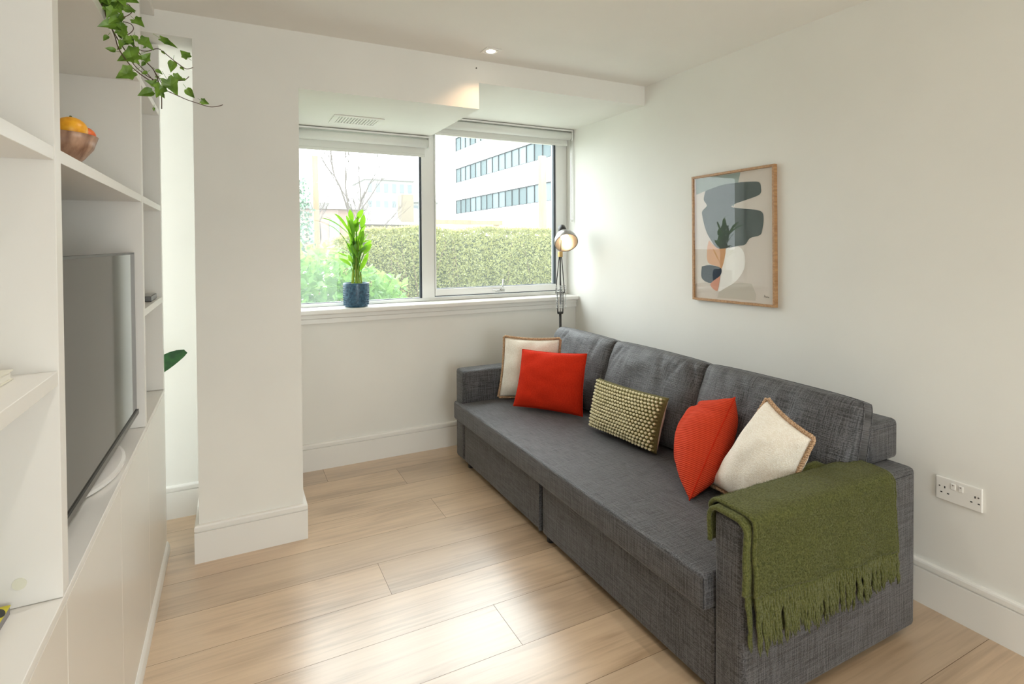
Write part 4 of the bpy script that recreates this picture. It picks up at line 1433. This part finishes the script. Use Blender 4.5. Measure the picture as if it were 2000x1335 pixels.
def shelf_things():
    # wooden bowl of fruit
    x, y, z = -.360, 1.590, 1.572
    t = thing('fruit_bowl', 'small wooden bowl on the upper shelf above the television', 'bowl', (x, y, z))
    bm = B()
    prof = [(.022, 0), (.034, .002), (.055, .022), (.072, .045), (.081, .073), (.077, .073), (.067, .048), (.05, .026), (.02, .010)]
    lathe(bm, prof, (x, y, z), 48); part('bowl', bm, BOWLW, t, smooth=True)
    OR = noise_mix(mat('orange_peel_yellow', (.85, .36, .01), .4), (.80, .33, .012), (.90, .44, .02), nscale=90, bump=.3, bdist=.001)
    RO = noise_mix(mat('tangerine_peel', (.78, .12, .01), .4), (.72, .10, .01), (.85, .18, .015), nscale=90, bump=.3, bdist=.001)
    def fruit(c, r, m_, label):
        o = thing('orange', label, 'fruit', c, 'fruit in the wooden bowl')
        bm = B(); sphere(bm, c, r, (1, 1, .93), 3)
        part('peel', bm, m_, o, smooth=True)
        bm = B(); lathe(bm, [(.003, 0), (.002, .003)], (c[0], c[1], c[2]+r*.92), 8); part('stalk_end', bm, mat('stalk_green', (.1, .13, .03), .7), o)
    fruit((-.326, 1.572, 1.655), .032, OR, 'large yellow orange at the front of the fruit bowl')
    fruit((-.312, 1.622, 1.651), .024, RO, 'small red orange tangerine behind the yellow orange in the bowl')
    fruit((-.390, 1.590, 1.640), .030, mat('lime_peel', (.35, .33, .06), .45), 'dull green lime half hidden at the left of the fruit bowl')
    # thin grey box on the end bay shelf
    t = thing('flat_box', 'small flat dark grey box lying on the shelf of the narrow end bay', 'box', (-.325, 2.80, 1.1645))
    bm = B(); box(bm, -.36, -.300, 2.66, 2.84, 1.1648, 1.185, bev=.002); part('body', bm, mat('dark_grey_plastic', (.12, .12, .12), .4), t)
    bm = B(); box(bm, -.355, -.305, 2.67, 2.83, 1.1852, 1.187, bev=.0008); part('top_face', bm, mat('silver_grey', (.35, .35, .34), .3), t)
    # pale book on the lower left shelf
    t = thing('pale_book', 'cream book lying flat on the left shelf at the photo edge', 'book', (-.40, 1.10, 1.1645))
    bm = B(); box(bm, -.50, -.338, .98, 1.222, 1.1645, 1.1665); box(bm, -.50, -.338, .98, 1.222, 1.1795, 1.1815)
    part('cover', bm, mat('cream_book_cover', (.76, .74, .64), .5), t)
    bm = B(); box(bm, -.498, -.341, .983, 1.219, 1.1667, 1.1793); part('pages', bm, mat('page_paper', (.8, .78, .72), .8), t)
    # patterned notebook on the cabinet top
    x0, x1, y0, y1 = -.60, -.357, .98, 1.250
    t = thing('patterned_notebook', 'yellow notebook with black leaf pattern and grey page edge on the cabinet top', 'notebook', (-.46, 1.1, .7475))
    bm = B(); box(bm, -.585, x1, y0, y1, .7475, .7615); part('pages', bm, mat('grey_page_edge', (.26, .25, .26), .7), t)
    Y_ = mat('notebook_yellow', (.62, .55, .03), .5); K_ = mat('notebook_black', (.02, .02, .02), .5)
    bm = B(); box(bm, -.586, x1+.001, y0, y1+.001, .7617, .7632)
    for i in range(15):
        for j in range(8):
            cx, cy2 = -.578+i*.0150, y0+.022+j*.0325
            ps = []
            for k in range(12):
                a = 2*pi*k/12; u, v = .0075*cos(a), .017*sin(a)
                ra = .45
                ps.append(bm.verts.new((cx+u*cos(ra)-v*sin(ra)+.003, cy2+u*sin(ra)+v*cos(ra), .7634)))
            if cx+.006 < x1 and cy2+.016 < y1:
                bm.faces.new(ps).material_index = 1
            else:
                for v_ in ps: bm.verts.remove(v_)
    part('cover', bm, Y_, t, mats=[Y_, K_])


shelf_things()


def ivy():
    x, y, z = -.42, 1.86, 1.9955
    t = thing('trailing_ivy', 'trailing green ivy hanging over the front of the top bookcase shelf', 'plant', (x, y, z))
    bm = B(); lathe(bm, [(.055, 0), (.075, .12), (.078, .125), (.070, .125), (.066, .11)], (x, y, z), 30); part('pot', bm, mat('white_pot_glaze', (.7, .7, .68), .3), t, smooth=False)
    bm = B()
    rr = random.Random(21)
    ys = [1.74, 1.76, 1.74, 1.735, 1.74, 1.73, 1.745, 1.75, 1.76]
    for k, s in enumerate(IVY_STEMS):
        yy = ys[k]
        pts = [Vector((a, yy+.01*sin(i), b)) for i, (a, b) in enumerate(s)]
        if k in (0, 1, 5, 7):
            pts = [Vector((x+.02, y-.03, z+.10)), Vector((-.35, 1.80, 2.13)), Vector((-.31, 1.75, 2.06))] + pts
        tube(bm, catmull(pts), .0011 if k > 1 else .0014, 5)
    part('stems', bm, STEMM, t, smooth=True)
    bm = B()
    shape = [(0, 0), (.30, -.20), (.62, -.22), (.66, .08), (.92, .36), (.62, .60), (.40, .95), (0, 1.50), (-.40, .95), (-.62, .60), (-.92, .36), (-.66, .08), (-.62, -.22), (-.30, -.20)]
    plain = [(0, 0), (.35, -.08), (.62, .2), (.66, .5), (.45, .9), (0, 1.5), (-.45, .9), (-.66, .5), (-.62, .2), (-.35, -.08)]
    extra = []
    for st_ in IVY_STEMS:
        for (a, b) in st_[::2]:
            if rr.random() < .5: extra.append((a+rr.uniform(-.006, .006), b+rr.uniform(-.008, .008), rr.uniform(.004, .007), rr.uniform(20, 160)))
    for _ in range(16):
        g = rr.random(); extra.append((-.300+.075*g+rr.uniform(-.012, .022), 2.03-.12*g+rr.uniform(-.01, .012), rr.uniform(.009, .014), rr.uniform(10, 170)))
    for i, (a, b, s, ang) in enumerate(IVY_LEAVES+extra):
        s *= 1.4
        c = Vector((a, 1.735+rr.uniform(-.025, .02), b))
        th = radians(-ang)       # image angle, down positive
        d = Vector((cos(th), 0, sin(th)))
        tilt = rr.uniform(-.7, .7)
        nn = Vector((rr.uniform(-.35, .35), -1, rr.uniform(-.2, .5))).normalized()
        d = (d - nn*d.dot(nn)).normalized(); e = d.cross(nn).normalized()
        sh = shape if s > .0125 and i % 4 else plain
        asp = .8 if i not in (3,) else .35
        cv = bm.verts.new(c + nn*-.0 + d*s*.15 + nn*(-.12*s))
        ring = [bm.verts.new(c + e*px*s*asp + d*(py-.35)*s + nn*(.22*abs(px)*s - .15*s*(py > 1.2))) for px, py in sh]
        for k in range(len(ring)):
            bm.faces.new((cv, ring[k], ring[(k+1) % len(ring)]))
        # leaf stalk
        st = c + d*(-.35*s)
        tube(bm, [st, st - d*s*.7 + Vector((0, .006, .004))], .0006, 4)
    part('leaves', bm, LEAFM, t, smooth=False)


ivy()

# ================================================================= outside
def leafcloud(bm, n, fn, size, rr, flat=.0):
    for _ in range(n):
        p = fn(rr)
        if p is None: continue
        d = Vector((rr.uniform(-1, 1), rr.uniform(-1, .4), rr.uniform(-.6, 1))).normalized()
        s = d.orthogonal().normalized(); s = (s + d.cross(s)*rr.uniform(-2, 2)).normalized()
        L = size*rr.uniform(.6, 1.3); w_ = L*.28
        bm.faces.new([bm.verts.new(x) for x in (p, p+d*L*.5+s*w_, p+d*L, p+d*L*.5-s*w_)])


def outside():
    rr = random.Random(99)
    GR = noise_mix(mat('pale_bounce_ground', (.30, .31, .27), .9), (.26, .27, .22), (.38, .39, .34), nscale=3)
    bm = B(); box(bm, -60, 90, 3.95, 110, .2, .45)
    o = new('ground', bm, GR); struct(o)
    # clipped hedge
    t = thing('garden_hedge', 'pale clipped hedge running across outside the window', 'hedge', (2.5, 6.9, .45))
    bm = B()
    def hf(r):
        x = r.uniform(1.0, 5.6); y = r.choice((6.45+abs(r.gauss(0, .05)), r.uniform(6.45, 7.2)))
        top = 1.60+.05*noise.noise(Vector((x*2.2, 0, 5)))
        if x < 1.5: top -= (1.5-x)*.25
        z = r.uniform(.5, top) if r.random() > .2 else top-abs(r.gauss(0, .05))
        return Vector((x, y+.05*noise.noise(Vector((x*4, z*4, 0))), z))
    leafcloud(bm, 60000, hf, .032, rr)
    part('foliage', bm, HEDGE, t)
    bm = B()
    for k in range(60):
        x = rr.uniform(1.05, 5.5); y = rr.uniform(6.5, 7.1)
        pts = [Vector((x, y, .45)), Vector((x+rr.uniform(-.08, .08), y, .9)), Vector((x+rr.uniform(-.18, .18), y, 1.45))]
        tube(bm, pts, [.012, .008, .004], 5)
    part('branches', bm, mat('hedge_bark', (.20, .15, .10), .9), t)
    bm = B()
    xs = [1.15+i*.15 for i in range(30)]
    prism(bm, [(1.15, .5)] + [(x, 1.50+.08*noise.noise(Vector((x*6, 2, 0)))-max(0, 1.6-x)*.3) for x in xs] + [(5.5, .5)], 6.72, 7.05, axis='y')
    part('solid_core', bm, noise_mix(mat('hedge_core', (.10, .11, .04), 1), (.05, .06, .02), (.13, .14, .06), nscale=14), t)  # added solid slab, keeps the bright background from shining through the leaves
    # laurel bush in front on the left
    t = thing('laurel_bush', 'bright green laurel bush outside the left window light', 'bush', (.9, 5.3, .45))
    bm = B()
    def lf(r):
        x = r.uniform(.1, 1.45); y = r.uniform(5.0, 5.7)
        top = 1.34-.30*max(0, x-.75)**1.2*1.6+.08*noise.noise(Vector((x*5, y*2, 0)))
        return Vector((x, y, r.uniform(.5, top)))
    leafcloud(bm, 2600, lf, .10, rr)
    part('foliage', bm, LAUREL, t)
    # climbing evergreen at the far left
    t = thing('evergreen_shrub', 'tall grey green shrub at the left edge of the window view', 'shrub', (.75, 7.6, .45))
    bm = B()
    def ef(r):
        a = r.uniform(0, 2*pi); q = r.random()**.5*.40
        z = r.uniform(.5, 2.25)
        k = 1-.35*max(0, (z-1.6))
        return Vector((.55+q*cos(a)*k, 7.6+q*sin(a)*k, z))
    leafcloud(bm, 5000, ef, .05, rr)
    part('foliage', bm, mat('evergreen_leaf', (.10, .17, .11), .7), t)
    bm = B(); tube(bm, [(.55, 7.6, .45), (.55, 7.6, 1.9)], .03, 8); part('trunk', bm, STEMM, t)
    # bare trees
    bark = mat('grey_brown_bark', (.07, .055, .045), .9)
    def tree(x, y, h, seed, label):
        r = random.Random(seed)
        t = thing('bare_tree', label, 'tree', (x, y, .45), 'bare winter trees beyond the hedge')
        bm = B()
        def br(p, d, L, rad, dep):
            n = 4; pts = [p]
            for i in range(n):
                d = (d+Vector((r.uniform(-.16, .16), r.uniform(-.16, .16), r.uniform(-.05, .14)))).normalized()
                pts.append(pts[-1]+d*L/n)
            tube(bm, pts, [rad*(1-.5*i/n) for i in range(n+1)], 5)
            if dep:
                for k in range(3 if dep > 2 else 4):
                    q = pts[r.randint(2, n)]
                    e = (d+Vector((r.uniform(-.8, .8), r.uniform(-.6, .6), r.uniform(-.1, .6)))).normalized()
                    br(q, e, L*r.uniform(.6, .8), rad*.5, dep-1)
        br(Vector((x, y, .45)), Vector((0, 0, 1)), h*.36, .055*h/4, 4)
        part('trunk', bm, bark, t)
    tree(2.62, 12.5, 4.3, 3, 'bare branching tree seen just above the potted palm')
    tree(3.1, 15, 3.4, 8, 'smaller bare tree right of the one above the potted palm')
    tree(2.0, 16, 3.2, 15, 'bare tree beside the left wooden post')
    # timber posts
    PW = noise_mix(mat('weathered_timber', (.24, .17, .10), .8), (.20, .14, .08), (.28, .20, .12), scale=(1, 1, .2), nscale=8)
    def post(n, label, x, y, z1, w_, lean=0):
        bm = B()
        prism(bm, [(x-w_/2, y-w_/2), (x+w_/2, y-w_/2), (x+w_/2, y+w_/2), (x-w_/2, y+w_/2)], .44, z1, bev=.008)
        for v in bm.verts:
            if v.co.z > 1: v.co.x += lean
        o = new(n, bm, PW); tag(o, label, 'post', 'timber posts beyond the hedge'); return o
    post('timber_post', 'pale timber post outside the left window light', 1.045, 8, 2.62, .075, -.03)
    post('timber_post', 'pale timber post in front of the white office block', 4.645, 8, 2.86, .10, -.02)
    t = thing('timber_rail', 'horizontal timber pergola rail above the hedge', 'rail', (3.3, 8, 1.74))
    bm = B(); box(bm, 2.5, 3.87, 7.97, 8.03, 1.70, 1.77); part('rail', bm, PW, t)
    for x in (2.6, 3.78):
        bm = B(); box(bm, x-.04, x+.04, 7.98, 8.06, .44, 1.70); part('leg', bm, PW, t)

    # white office block, long side receding on the right
    WH = mat('white_render', (.80, .82, .82), .7)
    WGLS = [mat('office_glass_%s' % n, c, .5, spec=.1) for n, c in (('dark', (.075, .10, .105)), ('mid', (.12, .15, .16)), ('pale', (.15, .18, .19)))]
    WFR = mat('grey_mullion', (.02, .022, .024), .7, spec=.1)
    t = thing('office_block', 'large white office block with bands of windows seen through the right light', 'building', (28, 38, .45))
    X0 = 22.0; y0, y1 = 14.0, 57.8
    bands = ((4.75, 6.25), (8.15, 9.70), (11.6, 13.1))
    bm = B()
    zs = [.45]
    for a, b in bands: zs += [a, b]
    zs.append(15.5)
    for k in range(0, len(zs), 2):
        box(bm, X0, X0+14, y0, y1, zs[k], zs[k+1])
    box(bm, X0+.35, X0+14, y0, y1, .5, 15.3)
    part('wall', bm, WH, t)
    for a, b in bands:
        n = int((y1-y0-1.2)/1.36)
        for i in range(n):
            yy = y1-.7-i*1.36
            bm = B(); box(bm, X0+.10, X0+.14, yy-1.33, yy, a+.02, b-.02)
            o = part('window', bm, WGLS[rr.choice((0, 0, 1, 1, 2))], t)
            bm = B(); box(bm, X0+.02, X0+.16, yy-.03, yy+.03, a, b); box(bm, X0+.02, X0+.16, yy-1.36, yy, b-.07, b); box(bm, X0+.02, X0+.16, yy-1.36, yy, a, a+.05)
            part('window_frame', bm, WFR, t, sub=o)
    bm = B()
    for z in (3.0, 6.9, 7.5, 10.3, 11.0):
        box(bm, X0-.012, X0, y0, y1, z, z+.03)
    part('cladding_joint', bm, mat('joint_grey', (.5, .52, .52), .7), t)
    # pale far blocks
    def block(x0, x1, y, z1, label, m_, rows, cols, seed, gl=(.13, .15, .16)):
        t = thing('apartment_block', label, 'building', ((x0+x1)/2, y, .45), 'pale buildings far behind the hedge')
        bm = B(); box(bm, x0, x1, y, y+8, .45, z1); part('wall', bm, m_, t)
        bm = B(); box(bm, x0-.2, x1+.2, y-.2, y+8.2, z1, z1+.25); part('roof', bm, mat('pale_roof', (.21, .20, .19), .8), t)
        dx = (x1-x0)/cols; dz = (z1-.8)/rows
        for i in range(cols):
            for j in range(rows):
                bm = B(); box(bm, x0+dx*(i+.25), x0+dx*(i+.75), y-.05, y+.02, .8+dz*(j+.3), .8+dz*(j+.8))
                part('window', bm, mat('far_glass', gl, .4), t)
    PALE = mat('pale_render', (.25, .24, .225), .8)
    BRK = mat('weathered_brick', (.20, .135, .11), .9)
    block(14.5, 20.5, 68, 9.4, 'pale apartment block far behind the bare trees', PALE, 4, 6, 1)
    block(21.2, 26.5, 76, 7.4, 'second pale block behind, towards the window mullion', PALE, 3, 4, 2)
    block(2.6, 5.0, 24, 2.9, 'low weathered brick building outside left of the palm', BRK, 1, 3, 3)
    t = thing('brick_house', 'brown brick house with chimney beyond the bare trees', 'house', (8.3, 30, .45))
    bm = B(); box(bm, 6.4, 9.9, 30, 35, .45, 2.5); part('wall', bm, mat('brown_brick', (.17, .14, .10), .9), t)
    bm = B(); prism(bm, [(29.8, 2.5), (35.2, 2.5), (32.5, 3.6)], 6.3, 10.0, axis='x'); part('roof', bm, mat('slate_brown', (.18, .165, .15), .9), t)
    bm = B(); box(bm, 8.4, 9.1, 30.2, 31.0, 2.4, 4.2); part('chimney', bm, mat('brown_brick', (.17, .14, .10), .9), t)
    for i in range(4):
        bm = B(); box(bm, 6.7+i*.8, 7.2+i*.8, 29.96, 30.01, 1.2, 2.1); part('window', bm, mat('far_glass', (.13, .15, .16), .4), t)


outside()
